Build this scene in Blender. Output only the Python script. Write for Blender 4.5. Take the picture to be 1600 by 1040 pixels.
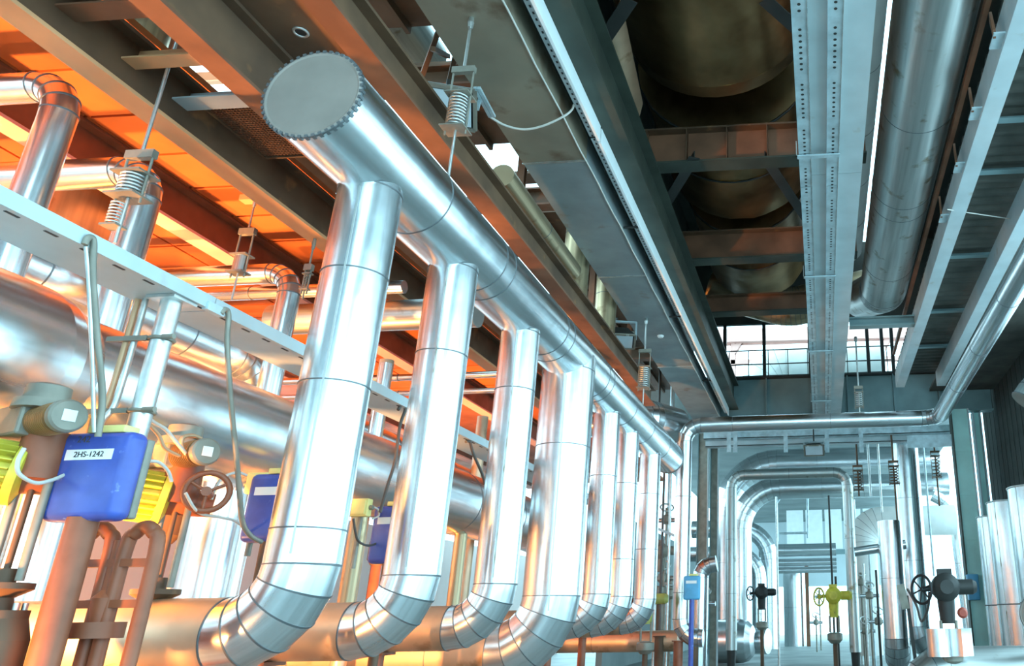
import bpy, bmesh, math, random
from mathutils import Vector, Matrix
random.seed(7)
R = math.radians
V = Vector
PI = math.pi
scene = bpy.context.scene
C = scene.collection
for _o in list(bpy.data.objects):
    bpy.data.objects.remove(_o)

# ---------------------------------------------------------------- camera
# The photograph is an off-centre crop: principal point (1200, 520), focal length 1213 px (1600 px wide frame).
FPX = 1213.0
PP = (1200.0, 520.0)
EYE = V((0, 0, 1.5))
Dv = V((1287 - PP[0], 963 - PP[1], FPX)).normalized()          # world +Y in camera space (right, down, forward)
Uv = V((1148 - PP[0], -2774 - PP[1], FPX))
Uv = (Uv - Dv * Uv.dot(Dv)).normalized()                       # world +Z
Xv = Dv.cross(Uv)                                              # world +X
MC = Matrix((Xv, Dv, Uv))                                      # rows: camera -> world
right = MC @ V((1, 0, 0)); up = MC @ V((0, -1, 0)); fwd = MC @ V((0, 0, 1))
cam_d = bpy.data.cameras.new('camera')
cam = bpy.data.objects.new('camera', cam_d); C.objects.link(cam)
cam.matrix_world = Matrix(((right.x, up.x, -fwd.x, EYE.x), (right.y, up.y, -fwd.y, EYE.y), (right.z, up.z, -fwd.z, EYE.z), (0, 0, 0, 1)))
cam_d.sensor_width = 36; cam_d.sensor_fit = 'HORIZONTAL'
cam_d.lens = FPX / 1600 * 36
cam_d.shift_x = (800 - PP[0]) / 1600
cam_d.shift_y = (PP[1] - 520) / 1600
cam_d.clip_start = 0.05; cam_d.clip_end = 400
scene.camera = cam


def at(px, py, X=None, Y=None, Z=None):
    """world point seen at a photo pixel, on the plane X=, Y= or Z="""
    d = MC @ V(((px - PP[0]) / FPX, (py - PP[1]) / FPX, 1))
    t = (X - EYE.x) / d.x if X is not None else (Y - EYE.y) / d.y if Y is not None else (Z - EYE.z) / d.z
    return EYE + d * t


# ---------------------------------------------------------------- world, exposure
world = bpy.data.worlds.new('overcast_sky'); scene.world = world
world.use_nodes = True
wn = world.node_tree.nodes['Background']
wn.inputs[0].default_value = (0.50, 0.85, 1.0, 1)
wn.inputs[1].default_value = 3.0
scene.view_settings.view_transform = 'Standard'
scene.view_settings.look = 'None'
scene.view_settings.exposure = 0.7
scene.view_settings.gamma = 1.0
scene.view_settings.use_curve_mapping = False

# ---------------------------------------------------------------- materials
MATS = {}


def nd(t, typ, **kw):
    n = t.nodes.new(typ)
    for k, v in kw.items():
        setattr(n, k, v)
    return n


def mat(name, col, metal=0.0, rough=0.6, var=0.25, scale=3.0, bump=0.0, bscale=8.0, streak=False, col2=None, spots=None, emit=None):
    m = bpy.data.materials.new(name); m.use_nodes = True
    t = m.node_tree; b = t.nodes['Principled BSDF']
    L = t.links.new
    geo = nd(t, 'ShaderNodeNewGeometry')
    tc = nd(t, 'ShaderNodeTexCoord')
    n1 = nd(t, 'ShaderNodeTexNoise'); n1.inputs['Scale'].default_value = scale; n1.inputs['Detail'].default_value = 4
    if streak:
        # the normal of a round pipe is constant along its length, so noise over it gives lengthwise streaks
        a = nd(t, 'ShaderNodeVectorMath', operation='SCALE'); a.inputs[3].default_value = 2.2
        p = nd(t, 'ShaderNodeVectorMath', operation='SCALE'); p.inputs[3].default_value = 0.22
        s = nd(t, 'ShaderNodeVectorMath', operation='ADD')
        L(geo.outputs['Normal'], a.inputs[0]); L(tc.outputs['Object'], p.inputs[0])
        L(a.outputs[0], s.inputs[0]); L(p.outputs[0], s.inputs[1]); L(s.outputs[0], n1.inputs['Vector'])
    else:
        L(tc.outputs['Object'], n1.inputs['Vector'])
    mix = nd(t, 'ShaderNodeMix', data_type='RGBA')
    c2 = col2 or tuple(c * (1 - var) for c in col)
    mix.inputs['A'].default_value = (*c2, 1); mix.inputs['B'].default_value = (*col, 1)
    ramp = nd(t, 'ShaderNodeMapRange'); ramp.inputs[1].default_value = 0.32; ramp.inputs[2].default_value = 0.66
    L(n1.outputs['Fac'], ramp.inputs[0]); L(ramp.outputs[0], mix.inputs['Factor'])
    out = mix.outputs['Result']
    if spots:
        n2 = nd(t, 'ShaderNodeTexNoise'); n2.inputs['Scale'].default_value = spots[1]; n2.inputs['Detail'].default_value = 6
        L(tc.outputs['Object'], n2.inputs['Vector'])
        r2 = nd(t, 'ShaderNodeMapRange'); r2.inputs[1].default_value = spots[2]; r2.inputs[2].default_value = spots[2] + 0.12
        L(n2.outputs['Fac'], r2.inputs[0])
        m2 = nd(t, 'ShaderNodeMix', data_type='RGBA'); m2.inputs['B'].default_value = (*spots[0], 1)
        L(r2.outputs[0], m2.inputs['Factor']); L(out, m2.inputs['A']); out = m2.outputs['Result']
    L(out, b.inputs['Base Color'])
    b.inputs['Metallic'].default_value = metal
    rr = nd(t, 'ShaderNodeMapRange'); rr.inputs[3].default_value = min(1, rough * 1.25); rr.inputs[4].default_value = rough * 0.75
    L(n1.outputs['Fac'], rr.inputs[0]); L(rr.outputs[0], b.inputs['Roughness'])
    if bump:
        n3 = nd(t, 'ShaderNodeTexNoise'); n3.inputs['Scale'].default_value = bscale; n3.inputs['Detail'].default_value = 2
        L(tc.outputs['Object'], n3.inputs['Vector'])
        bp = nd(t, 'ShaderNodeBump'); bp.inputs['Strength'].default_value = 1.0; bp.inputs['Distance'].default_value = bump
        L(n3.outputs['Fac'], bp.inputs['Height']); L(bp.outputs[0], b.inputs['Normal'])
        if streak:
            b2 = nd(t, 'ShaderNodeBump'); b2.inputs['Strength'].default_value = 1.0; b2.inputs['Distance'].default_value = 0.010
            L(n1.outputs['Fac'], b2.inputs['Height']); L(bp.outputs[0], b2.inputs['Normal']); L(b2.outputs[0], b.inputs['Normal'])
    if emit:
        b.inputs['Emission Color'].default_value = (*emit[0], 1); b.inputs['Emission Strength'].default_value = emit[1]
    MATS[name] = m
    return m


mat('clad', (0.84, 0.88, 0.90), 1, 0.25, 0.30, 2.0, 0.006, 2.6, streak=True)
mat('clad_dull', (0.62, 0.64, 0.62), 1, 0.42, 0.35, 2.0, 0.005, 3.0, streak=True, spots=((0.25, 0.2, 0.13), 4.0, 0.6))
mat('clad_old', (0.55, 0.42, 0.26), 1, 0.42, 0.35, 2.0, 0.006, 3.0, streak=True, spots=((0.2, 0.12, 0.06), 3.0, 0.6))  # golden-brown cladding tone with darker brown spots
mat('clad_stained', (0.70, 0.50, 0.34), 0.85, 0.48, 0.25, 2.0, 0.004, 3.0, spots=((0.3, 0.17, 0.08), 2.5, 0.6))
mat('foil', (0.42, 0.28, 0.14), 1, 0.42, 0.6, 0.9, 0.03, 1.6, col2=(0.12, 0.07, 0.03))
mat('wrap_white', (0.80, 0.80, 0.76), 0, 0.6, 0.12, 2.0, 0.02, 3.0)
mat('seam', (0.20, 0.22, 0.23), 0.8, 0.5, 0.3)
mat('cap', (0.27, 0.235, 0.205), 0.15, 0.5, 0.2, 3.0)
mat('bright_lip', (0.88, 0.92, 0.92), 0, 0.5, 0.08)  # near-white lip: caught light put into the colour
mat('galv', (0.55, 0.68, 0.72), 0.35, 0.42, 0.3, 6.0)
mat('grey_plate', (0.30, 0.345, 0.35), 0.3, 0.5, 0.25, 1.5, spots=((0.22, 0.17, 0.12), 2.2, 0.62))
mat('brown_plate', (0.31, 0.26, 0.19), 0.25, 0.55, 0.25, 1.4, spots=((0.16, 0.10, 0.06), 2.0, 0.58))
mat('light_plate', (0.52, 0.60, 0.62), 0.2, 0.5, 0.15, 2.0, spots=((0.36, 0.3, 0.22), 2.4, 0.66))
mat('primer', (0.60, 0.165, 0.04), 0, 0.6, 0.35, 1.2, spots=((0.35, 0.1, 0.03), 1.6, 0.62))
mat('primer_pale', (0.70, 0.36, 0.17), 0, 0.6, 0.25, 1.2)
mat('pink_paint', (0.74, 0.42, 0.36), 0, 0.6, 0.2, 1.2)
mat('rust', (0.16, 0.085, 0.045), 0.1, 0.6, 0.5, 1.6, spots=((0.28, 0.13, 0.05), 3.0, 0.62))
mat('rust_red', (0.24, 0.105, 0.055), 0.1, 0.6, 0.4, 2.0)
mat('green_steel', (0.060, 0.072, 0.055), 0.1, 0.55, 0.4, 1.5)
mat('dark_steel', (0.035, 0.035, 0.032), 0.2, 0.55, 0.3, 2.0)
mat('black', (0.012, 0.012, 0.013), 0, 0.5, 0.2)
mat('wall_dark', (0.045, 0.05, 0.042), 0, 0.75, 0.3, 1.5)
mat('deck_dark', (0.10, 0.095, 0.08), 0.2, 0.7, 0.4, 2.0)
mat('floor', (0.24, 0.28, 0.27), 0, 0.55, 0.25, 0.7, 0.002, 6.0)
mat('wall_back', (0.16, 0.19, 0.20), 0, 0.8, 0.2, 0.6)
mat('plaster', (0.86, 0.74, 0.70), 0, 0.8, 0.08, 0.6)
mat('far_ceiling', (0.20, 0.25, 0.25), 0, 0.7, 0.3, 0.5)
mat('far_panel', (0.50, 0.58, 0.60), 0, 0.6, 0.1, 0.6)
mat('turquoise', (0.52, 0.88, 0.83), 0, 0.5, 0.18, 1.5)
mat('teal_beam', (0.20, 0.30, 0.31), 0.2, 0.5, 0.25, 1.5)
mat('blue', (0.055, 0.10, 0.44), 0, 0.32, 0.22, 9.0, spots=((0.25, 0.36, 0.75), 14.0, 0.64))
mat('blue_pale', (0.12, 0.42, 0.68), 0, 0.4, 0.2, 6.0)
mat('yellow', (0.72, 0.62, 0.06), 0, 0.5, 0.3, 6.0, spots=((0.35, 0.27, 0.05), 9.0, 0.62))
mat('yellow_pale', (0.85, 0.76, 0.28), 0, 0.5, 0.15, 6.0)
mat('olive', (0.42, 0.42, 0.10), 0, 0.5, 0.3, 6.0)
mat('gear_grey', (0.30, 0.28, 0.23), 0.3, 0.5, 0.3, 6.0)
mat('copper_rib', (0.42, 0.22, 0.09), 0.6, 0.45, 0.3, 6.0)
mat('brown_paint', (0.30, 0.09, 0.04), 0, 0.5, 0.35, 5.0)
mat('zinc', (0.70, 0.72, 0.70), 0.9, 0.38, 0.25, 12.0)
mat('cable', (0.10, 0.085, 0.075), 0, 0.5, 0.2)
mat('cable_pale', (0.66, 0.62, 0.56), 0, 0.5, 0.2)
mat('cable_copper', (0.62, 0.38, 0.22), 0.3, 0.45, 0.2)
mat('label_white', (0.85, 0.86, 0.84), 0, 0.5, 0.05)
mat('ink', (0.015, 0.015, 0.02), 0, 0.6, 0.05)
mat('glass_lamp', (0.60, 0.72, 0.78), 0.0, 0.15, 0.1)
mat('red_paint', (0.55, 0.10, 0.06), 0, 0.5, 0.2)
mat('sodium_glass', (1.0, 0.6, 0.25), 0, 0.3, 0.05, emit=((1.0, 0.45, 0.12), 12.0))  # glowing lens of the added warm fill lamps


# ---------------------------------------------------------------- mesh helpers
class MB:
    def __init__(s):
        s.v = []; s.f = []; s.m = []; s.sm = []

    def add(s, verts, faces, mi=0, smooth=False):
        o = len(s.v); s.v += [tuple(p) for p in verts]
        for f in faces:
            s.f.append(tuple(i + o for i in f)); s.m.append(mi); s.sm.append(smooth)
        return s

    def box(s, a, b, mi=0):
        x0, y0, z0 = [min(a[i], b[i]) for i in range(3)]; x1, y1, z1 = [max(a[i], b[i]) for i in range(3)]
        v = [(x0, y0, z0), (x1, y0, z0), (x1, y1, z0), (x0, y1, z0), (x0, y0, z1), (x1, y0, z1), (x1, y1, z1), (x0, y1, z1)]
        return s.add(v, [(0, 3, 2, 1), (4, 5, 6, 7), (0, 1, 5, 4), (1, 2, 6, 5), (2, 3, 7, 6), (3, 0, 4, 7)], mi)

    def bar(s, a, b, w, h, upv=(0, 0, 1), mi=0):
        """box from a to b, w wide, h high, centred on the line"""
        a = V(a); b = V(b); d = (b - a).normalized(); u = V(upv)
        if abs(d.dot(u)) > 0.98: u = V((0, 1, 0))
        x = d.cross(u).normalized(); u = x.cross(d)
        v = []
        for p in (a, b):
            for sx, su in ((-1, -1), (1, -1), (1, 1), (-1, 1)):
                v.append(p + x * (sx * w / 2) + u * (su * h / 2))
        return s.add(v, [(0, 1, 2, 3), (7, 6, 5, 4), (0, 4, 5, 1), (1, 5, 6, 2), (2, 6, 7, 3), (3, 7, 4, 0)], mi)

    def ring(s, c, d, r, n, ref=None):
        d = V(d).normalized()
        u = V(ref) if ref is not None else (V((0, 0, 1)) if abs(d.z) < 0.9 else V((0, 1, 0)))
        x = d.cross(u).normalized(); y = x.cross(d).normalized()
        return [V(c) + x * (r * math.cos(2 * PI * k / n)) + y * (r * math.sin(2 * PI * k / n)) for k in range(n)]

    def skin(s, rings, mi=0, smooth=True, cap0=False, cap1=False):
        n = len(rings[0]); o = len(s.v)
        for r in rings: s.v += [tuple(p) for p in r]
        for j in range(len(rings) - 1):
            for k in range(n):
                a = o + j * n + k; b = o + j * n + (k + 1) % n
                s.f.append((a, b, b + n, a + n)); s.m.append(mi); s.sm.append(smooth)
        for flag, j in ((cap0, 0), (cap1, len(rings) - 1)):
            if flag: s.add(rings[j], [tuple(range(n))], mi)
        return s

    def cyl(s, a, b, r, r2=None, n=16, mi=0, caps=True, smooth=True):
        d = V(b) - V(a)
        return s.skin([s.ring(a, d, r, n), s.ring(b, d, r if r2 is None else r2, n)], mi, smooth, caps, caps)

    def lathe(s, a, d, prof, n=20, mi=0, smooth=True, caps=True):
        """profile [(t, r)] along the axis d from a; every step sharp"""
        d = V(d).normalized()
        rs = [s.ring(V(a) + d * t, d, max(r, 1e-4), n) for t, r in prof]
        for j in range(len(rs) - 1): s.skin([rs[j], rs[j + 1]], mi, smooth)
        if caps:
            s.add(rs[0], [tuple(range(n))], mi); s.add(rs[-1], [tuple(range(n))], mi)
        return s

    def tube(s, pts, r, n=8, mi=0, caps=True):
        pts = [V(p) for p in pts]; rs = []; ref = None
        for i, p in enumerate(pts):
            d = (pts[min(i + 1, len(pts) - 1)] - pts[max(i - 1, 0)]).normalized()
            if ref is None: ref = V((0, 0, 1)) if abs(d.z) < 0.9 else V((0, 1, 0))
            x = d.cross(ref).normalized(); ref = x.cross(d).normalized()
            rs.append([p + x * (r * math.cos(2 * PI * k / n)) + ref * (r * math.sin(2 * PI * k / n)) for k in range(n)])
        return s.skin(rs, mi, True, caps, caps)

    def torus(s, c, d, R0, r, n=24, k=8, mi=0, arc=2 * PI):
        d = V(d).normalized(); base = s.ring(c, d, R0, n); c = V(c); rs = []
        for p in base:
            o = (p - c).normalized()
            rs.append([p + o * (r * math.cos(2 * PI * q / k)) + d * (r * math.sin(2 * PI * q / k)) for q in range(k)])
        rs.append(rs[0])
        return s.skin(rs, mi, True)

    def helix(s, a, b, R0, r, turns, n=12, k=6, mi=0):
        a = V(a); b = V(b); d = (b - a).normalized(); u = V((0, 1, 0)) if abs(d.y) < 0.9 else V((0, 0, 1))
        x = d.cross(u).normalized(); y = x.cross(d)
        N = int(turns * n)
        pts = [a + (b - a) * (i / N) + x * (R0 * math.cos(2 * PI * i / n)) + y * (R0 * math.sin(2 * PI * i / n)) for i in range(N + 1)]
        return s.tube(pts, r, k, mi)

    def build(s, name, mats, parent=None, bevel=0.0):
        me = bpy.data.meshes.new(name)
        me.from_pydata(s.v, [], s.f)
        if isinstance(mats, str): mats = [mats]
        for m in mats: me.materials.append(MATS[m])
        me.polygons.foreach_set('material_index', s.m)
        me.polygons.foreach_set('use_smooth', s.sm)
        bm = bmesh.new(); bm.from_mesh(me)
        bmesh.ops.recalc_face_normals(bm, faces=bm.faces)
        if bevel:
            bmesh.ops.remove_doubles(bm, verts=bm.verts, dist=1e-5)
            bmesh.ops.bevel(bm, geom=bm.edges[:], offset=bevel, segments=2, affect='EDGES', profile=0.5)
        bm.to_mesh(me); bm.free()
        me.update()
        o = bpy.data.objects.new(name, me); C.objects.link(o)
        if parent: adopt(o, parent)
        return o


def adopt(o, parent):
    o.parent = parent          # meshes are built in world coordinates; only Empties carry a location
    if parent.type == 'EMPTY': o.matrix_parent_inverse = Matrix.Translation(parent.location).inverted()


def tag(o, label, cat, group=None, kind=None):
    if label: o['label'] = label
    if cat: o['category'] = cat
    if group: o['group'] = group
    if kind: o['kind'] = kind
    return o


def thing(name, label, cat, loc=(0, 0, 0), group=None):
    o = bpy.data.objects.new(name, None); C.objects.link(o)
    o.empty_display_size = 0.1; o.location = loc
    return tag(o, label, cat, group)


def struct(name, mb, m, label=None):
    o = mb.build(name, m); o['kind'] = 'structure'
    if label: o['label'] = label
    return o


def dup(root, off, label, group=None):
    m = {}
    def cp(o, par):
        c = o.copy(); C.objects.link(c)
        if par is not None: c.parent = par
        for ch in o.children: cp(ch, c)
        return c
    r = cp(root, None); r.location = V(root.location) + V(off)
    r['label'] = label
    if group: r['group'] = group
    return r


def catmull(pts, k=8):
    pts = [V(p) for p in pts]; P = [pts[0]] + pts + [pts[-1]]; out = []
    for i in range(1, len(P) - 2):
        p0, p1, p2, p3 = P[i - 1:i + 3]
        for j in range(k):
            t = j / k
            out.append(0.5 * ((2 * p1) + (p2 - p0) * t + (2 * p0 - 5 * p1 + 4 * p2 - p3) * t * t + (3 * p1 - p0 - 3 * p2 + p3) * t ** 3))
    out.append(pts[-1]); return out


def hose(name, label, cat, pts, r, m, group=None, n=8):
    o = MB().tube(catmull(pts), r, n).build(name, m)
    return tag(o, label, cat, group)


def pipe(name, label, pts, r, bend=None, gores=4, m='clad', seams=None, sec=1.6, lip=0.004, lipw=0.009, n=32, cap0=False, cap1=False, group=None, cat='pipe', elbow_m=None, run_m=None):
    """A clad pipe: an Empty with its straight sections, elbow segments and end caps as parts.
    seams: {leg index: [distances from the leg's start]} or None for regular joints."""
    pts = [V(p) for p in pts]; bend = bend or r * 1.6
    low = min(pts, key=lambda p: p.z)
    root = thing(name, label, cat, (low.x, low.y, max(0, low.z - r)), group)
    st = []      # (centre, direction) stations; kind of the piece that follows
    prev = pts[0]; pieces = []

    def piece(a, da, b, db, kind):
        pieces.append((a, da, b, db, kind, i))
    for i in range(len(pts) - 1):
        d = (pts[i + 1] - pts[i]).normalized(); a = prev; end = pts[i + 1]
        if i < len(pts) - 2:
            d2 = (pts[i + 2] - pts[i + 1]).normalized(); th = d.angle(d2); bd = bend[i] if isinstance(bend, (list, tuple)) else bend; t = bd * math.tan(th / 2)
            b = end - d * t
        else: b = end
        Lg = (b - a).length; base = (a - pts[i]).length
        if seams and i in seams: cuts = [0] + [q - base for q in sorted(seams[i]) if 0.02 < q - base < Lg - 0.02] + [Lg]
        else:
            k = max(1, round(Lg / sec)); cuts = [Lg * j / k for j in range(k + 1)]
        for j in range(len(cuts) - 1): piece(a + d * cuts[j], d, a + d * cuts[j + 1], d, 'cladding_section')
        if i < len(pts) - 2:
            ax = d.cross(d2).normalized(); inw = ax.cross(d).normalized(); cen = b + inw * bd
            pr = (b, d)
            for g in range(1, gores + 1):
                q = Matrix.Rotation(th * g / gores, 3, ax)
                nx = (cen + q @ (-inw * bd), (q @ d).normalized())
                piece(pr[0], pr[1], nx[0], nx[1], 'elbow_segment'); pr = nx
            prev = pr[0]
    for j, (a, da, b, db, kind, leg) in enumerate(pieces):
        mb = MB(); ref = V((0.31, 0.72, 0.62))
        ra = mb.ring(a, da, r, n, ref); rb = mb.ring(b, db, r, n, ref)
        best = min(range(n), key=lambda s: sum((ra[k] - rb[(k + s) % n]).length for k in range(0, n, 4)))
        rb = rb[best:] + rb[:best]
        mb.skin([ra, rb], 0, True, j == 0, j == len(pieces) - 1)
        L = (b - a).length; w = min(0.5, lipw / max(L, 1e-3))
        if j > 0 and lip:
            lo = [p + (p - a).normalized() * lip for p in ra]
            l2 = [p.lerp(q, w) for p, q in zip(ra, rb)]
            c2 = a.lerp(b, w)
            lo2 = [p + (p - c2).normalized() * lip for p in l2]
            mb.skin([ra, lo], 1, False); mb.skin([lo, lo2], 1, True); mb.skin([lo2, l2], 1, False)
        mb.build(kind, [(elbow_m or m) if kind == 'elbow_segment' else (run_m if run_m and leg > 0 else m), 'seam'], root)
    for flag, (c, d), q in ((cap0, (pieces[0][0], -pieces[0][1]), 0), (cap1, (pieces[-1][2], pieces[-1][3]), 1)):
        if flag:
            cb = MB(); cb.lathe(c, d, [(-0.004, r), (0.010, r + 0.004), (0.016, r * 0.97), (0.010, r * 0.93)], n, 0, False)
            cb.build('end_cap', 'cap', root)
            cb = MB(); cb.torus(c, d, r, 0.012, n, 6)
            if r > 0.3:
                for kk, pr_ in enumerate(cb.ring(c, d, r + 0.004, 46)):
                    cb.bar(pr_ - d * 0.02, pr_ + d * 0.016, 0.022, 0.022, (pr_ - c))
            cb.build('cap_rim', 'seam', root)
    return root


def ibeam(mb, a, b, h, w, t=0.018, tf=0.025):
    """I-section running from a to b; a, b at the centre of the bottom face"""
    a = V(a); b = V(b); z = V((0, 0, 1))
    mb.bar(a + z * tf / 2, b + z * tf / 2, w, tf); mb.bar(a + z * (h - tf / 2), b + z * (h - tf / 2), w, tf)
    mb.bar(a + z * h / 2, b + z * h / 2, t, h - 2 * tf)
    return mb


def beam(name, label, a, b, h, w, m, mf=None, stiff=0, group=None, cat='beam'):
    a = V(a); b = V(b); z = V((0, 0, 1)); tf = 0.03
    root = thing(name, label, cat, a, group)
    MB().bar(a + z * tf / 2, b + z * tf / 2, w, tf).build('bottom_flange', mf or m, root)
    MB().bar(a + z * (h - tf / 2), b + z * (h - tf / 2), w, tf).build('top_flange', m, root)
    MB().bar(a + z * h / 2, b + z * h / 2, 0.02, h - 2 * tf).build('web', m, root)
    for k in range(stiff):
        p = a.lerp(b, (k + 0.5) / stiff); d = (b - a).normalized()
        MB().bar(p - d * 0.008 + z * h / 2, p + d * 0.008 + z * h / 2, w * 0.96, h - 2 * tf).build('stiffener', m, root)
    return root


def rbox(name, lo, hi, m, parent=None, bev=0.02, seg=3):
    me = bpy.data.meshes.new(name); bm = bmesh.new()
    bmesh.ops.create_cube(bm, size=1)
    lo = V(lo); hi = V(hi); s = hi - lo; c = (lo + hi) / 2
    for v in bm.verts: v.co = V((v.co.x * s.x, v.co.y * s.y, v.co.z * s.z)) + c
    bmesh.ops.bevel(bm, geom=bm.edges[:], offset=bev, segments=seg, affect='EDGES', profile=0.5)
    for f in bm.faces: f.smooth = True
    bm.to_mesh(me); bm.free(); me.materials.append(MATS[m])
    o = bpy.data.objects.new(name, me); C.objects.link(o)
    if parent: adopt(o, parent)
    return o


def text_mesh(body, size, mtx, m, parent, name='lettering'):
    cu = bpy.data.curves.new('lettering', 'FONT'); cu.body = body; cu.size = size; cu.align_x = 'CENTER'; cu.align_y = 'CENTER'; cu.extrude = 0.0008
    t = bpy.data.objects.new('tmp', cu); C.objects.link(t)
    me = bpy.data.meshes.new_from_object(t.evaluated_get(bpy.context.evaluated_depsgraph_get()))
    bpy.data.objects.remove(t); bpy.data.curves.remove(cu)
    me.transform(mtx); me.materials.clear(); me.materials.append(MATS[m])
    o = bpy.data.objects.new(name, me); C.objects.link(o); adopt(o, parent)
    return o


# ================================================================ SETTING
struct('floor', MB().box((-14, -8, -0.1), (9, 75, 0)), 'floor')
struct('wall_left', MB().box((-13.2, -4, 0), (-13, 40, 4.2)), 'plaster')
struct('wall_back', MB().box((-13, -7.2, 0), (-0.5, -7, 2.0)), 'wall_back')  # unseen wall added behind the camera to darken reflections in the pipes
struct('wall_back_upper', MB().box((-13, -7.2, 5.4), (-0.5, -7, 13)), 'wall_back')  # added upper part; the gap below it reflects as a bright band
struct('wall_left_upper', MB().box((-3.70, 2.5, 7.35), (-3.64, 22.2, 12.6)), 'wall_dark')  # partition added to shut out sky and keep the void dark
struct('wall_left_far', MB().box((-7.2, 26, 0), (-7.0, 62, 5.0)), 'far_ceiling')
struct('wall_right_upper', MB().box((5.25, -7, 7.4), (5.35, 16.5, 12.6)), 'wall_dark')  # out-of-view wall added so the uprights reflect dark higher up

# right wall: dark profiled cladding sheets between the camera bay and the glazed far bay
wr = MB(); wr.box((5.25, 16.5, 0), (5.3, 24.0, 12.6))
wall_r = struct('wall_right', wr, 'wall_dark')
first = None
y = 16.55
while y < 23.6:
    if first is None:
        first = MB().box((5.17, 16.55, 0.02), (5.25, 16.99, 12.0)).build('cladding_sheet', 'wall_dark', wall_r)
    else:
        c = first.copy(); C.objects.link(c); c.location = (0, y - 16.55, 0)
    y += 0.5

# deck over the left bay: orange primed plates on cross joists
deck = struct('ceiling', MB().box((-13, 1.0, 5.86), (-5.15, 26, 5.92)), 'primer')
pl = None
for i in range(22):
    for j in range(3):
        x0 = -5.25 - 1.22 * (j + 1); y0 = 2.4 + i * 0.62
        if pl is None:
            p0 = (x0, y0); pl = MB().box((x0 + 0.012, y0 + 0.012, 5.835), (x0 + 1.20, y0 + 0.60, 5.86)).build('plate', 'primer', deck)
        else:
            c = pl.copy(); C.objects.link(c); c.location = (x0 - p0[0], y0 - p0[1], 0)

# roof above the void
ch_ = MB(); ch_.box((-3.75, 1.0, 12.6), (1.35, 22.3, 12.8)); ch_.box((1.95, 1.0, 12.6), (5.4, 22.3, 12.8))      # a long rooflight slot stays open
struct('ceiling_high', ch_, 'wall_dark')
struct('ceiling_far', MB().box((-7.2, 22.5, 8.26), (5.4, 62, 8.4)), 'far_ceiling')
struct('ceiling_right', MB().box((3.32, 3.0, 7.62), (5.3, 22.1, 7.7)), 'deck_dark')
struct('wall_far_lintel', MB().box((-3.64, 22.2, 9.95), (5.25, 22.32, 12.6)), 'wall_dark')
# far end wall above the open gate
fw = struct('wall_far', MB().box((-7, 60, 3.6), (6, 60.2, 8.25)), 'far_panel')

# ================================================================ STEEL
# beams of the left bay (all run along the hall)
beam('roof_beam', 'dark brown floor beam with an orange lower flange, over the left pipes', (-5.0, 1.5, 5.17), (-5.0, 16.0, 5.17), 0.47, 0.20, 'rust', 'primer_pale')
beam('roof_beam', 'brown beam left of the capped end of the big header pipe', (-4.25, 1.5, 5.32), (-4.25, 16.0, 5.32), 0.52, 0.20, 'rust', 'rust_red')
beam('roof_beam', 'brown beam close above the big header pipe, between it and the floodlight', (-3.55, 1.5, 5.80), (-3.55, 16.0, 5.80), 0.36, 0.22, 'rust', 'rust_red')
beam('roof_beam', 'pink-edged beam deep under the orange deck, behind the left elbows', (-6.6, 1.5, 5.40), (-6.6, 24, 5.40), 0.43, 0.22, 'rust_red', 'pink_paint')
beam('roof_beam', 'farthest beam under the orange deck, at the upper left edge', (-9.0, 1.5, 5.40), (-9.0, 24, 5.40), 0.43, 0.22, 'rust_red', 'pink_paint')
# joists under the orange deck
NTH = ['first', 'second', 'third', 'fourth', 'fifth', 'sixth', 'seventh', 'eighth', 'ninth', 'tenth', 'eleventh', 'twelfth']
jr = None
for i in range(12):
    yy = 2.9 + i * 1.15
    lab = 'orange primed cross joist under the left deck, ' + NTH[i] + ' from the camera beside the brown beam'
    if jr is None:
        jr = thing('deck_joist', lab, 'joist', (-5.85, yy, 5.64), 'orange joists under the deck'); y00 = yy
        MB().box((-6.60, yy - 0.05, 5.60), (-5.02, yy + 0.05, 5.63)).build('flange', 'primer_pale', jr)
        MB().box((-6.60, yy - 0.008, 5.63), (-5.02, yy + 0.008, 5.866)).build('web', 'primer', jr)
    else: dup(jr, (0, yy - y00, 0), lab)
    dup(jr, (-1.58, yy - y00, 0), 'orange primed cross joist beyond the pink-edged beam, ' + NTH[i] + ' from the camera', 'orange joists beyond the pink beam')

# brown deck plate between the second and third beam, with a lifting hole
pp = thing('deck_plate', 'brown steel deck plate with an oval hole, above the header pipe', 'plate', (-3.9, 2, 5.84))
MB().box((-4.24, 1.5, 5.842), (-3.67, 5.4, 5.86)).build('plate', 'rust', pp)
hp = at(470, 50, Z=5.84)
MB().torus(hp, (0, 0, 1), 0.05, 0.012, 16, 6).build('hole_rim', 'zinc', pp)
MB().cyl(hp - V((0, 0, 0.004)), hp, 0.05, n=16).build('hole', 'black', pp)

# short bracket beams between the first two long beams
for i, (pa, pb, w, lab, m_) in enumerate((((250, 100), (348, 88), 0.13, 'brown angle bracket carrying the near left spring hanger rod', 'primer_pale'),
                                 ((318, 160), (408, 158), 0.16, 'pale sunlit cross piece left of the header end cap', 'light_plate'),
                                 ((130, 22), (250, 10), 0.16, 'brown cross piece between two beams at the top left', 'rust_red'))):
    a = at(*pa, Z=5.42); b = at(*pb, Z=5.42)
    b.y = a.y = (a.y + b.y) / 2
    r_ = thing('cross_bracket', lab, 'bracket', a)
    MB().box((-4.99, a.y - w / 2, 5.42), (-4.26, a.y + w / 2, 5.435)).build('flange', m_, r_)
    MB().box((-4.99, a.y + w / 2 - 0.012, 5.43), (-4.26, a.y + w / 2, 5.58)).build('web', m_, r_)
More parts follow.
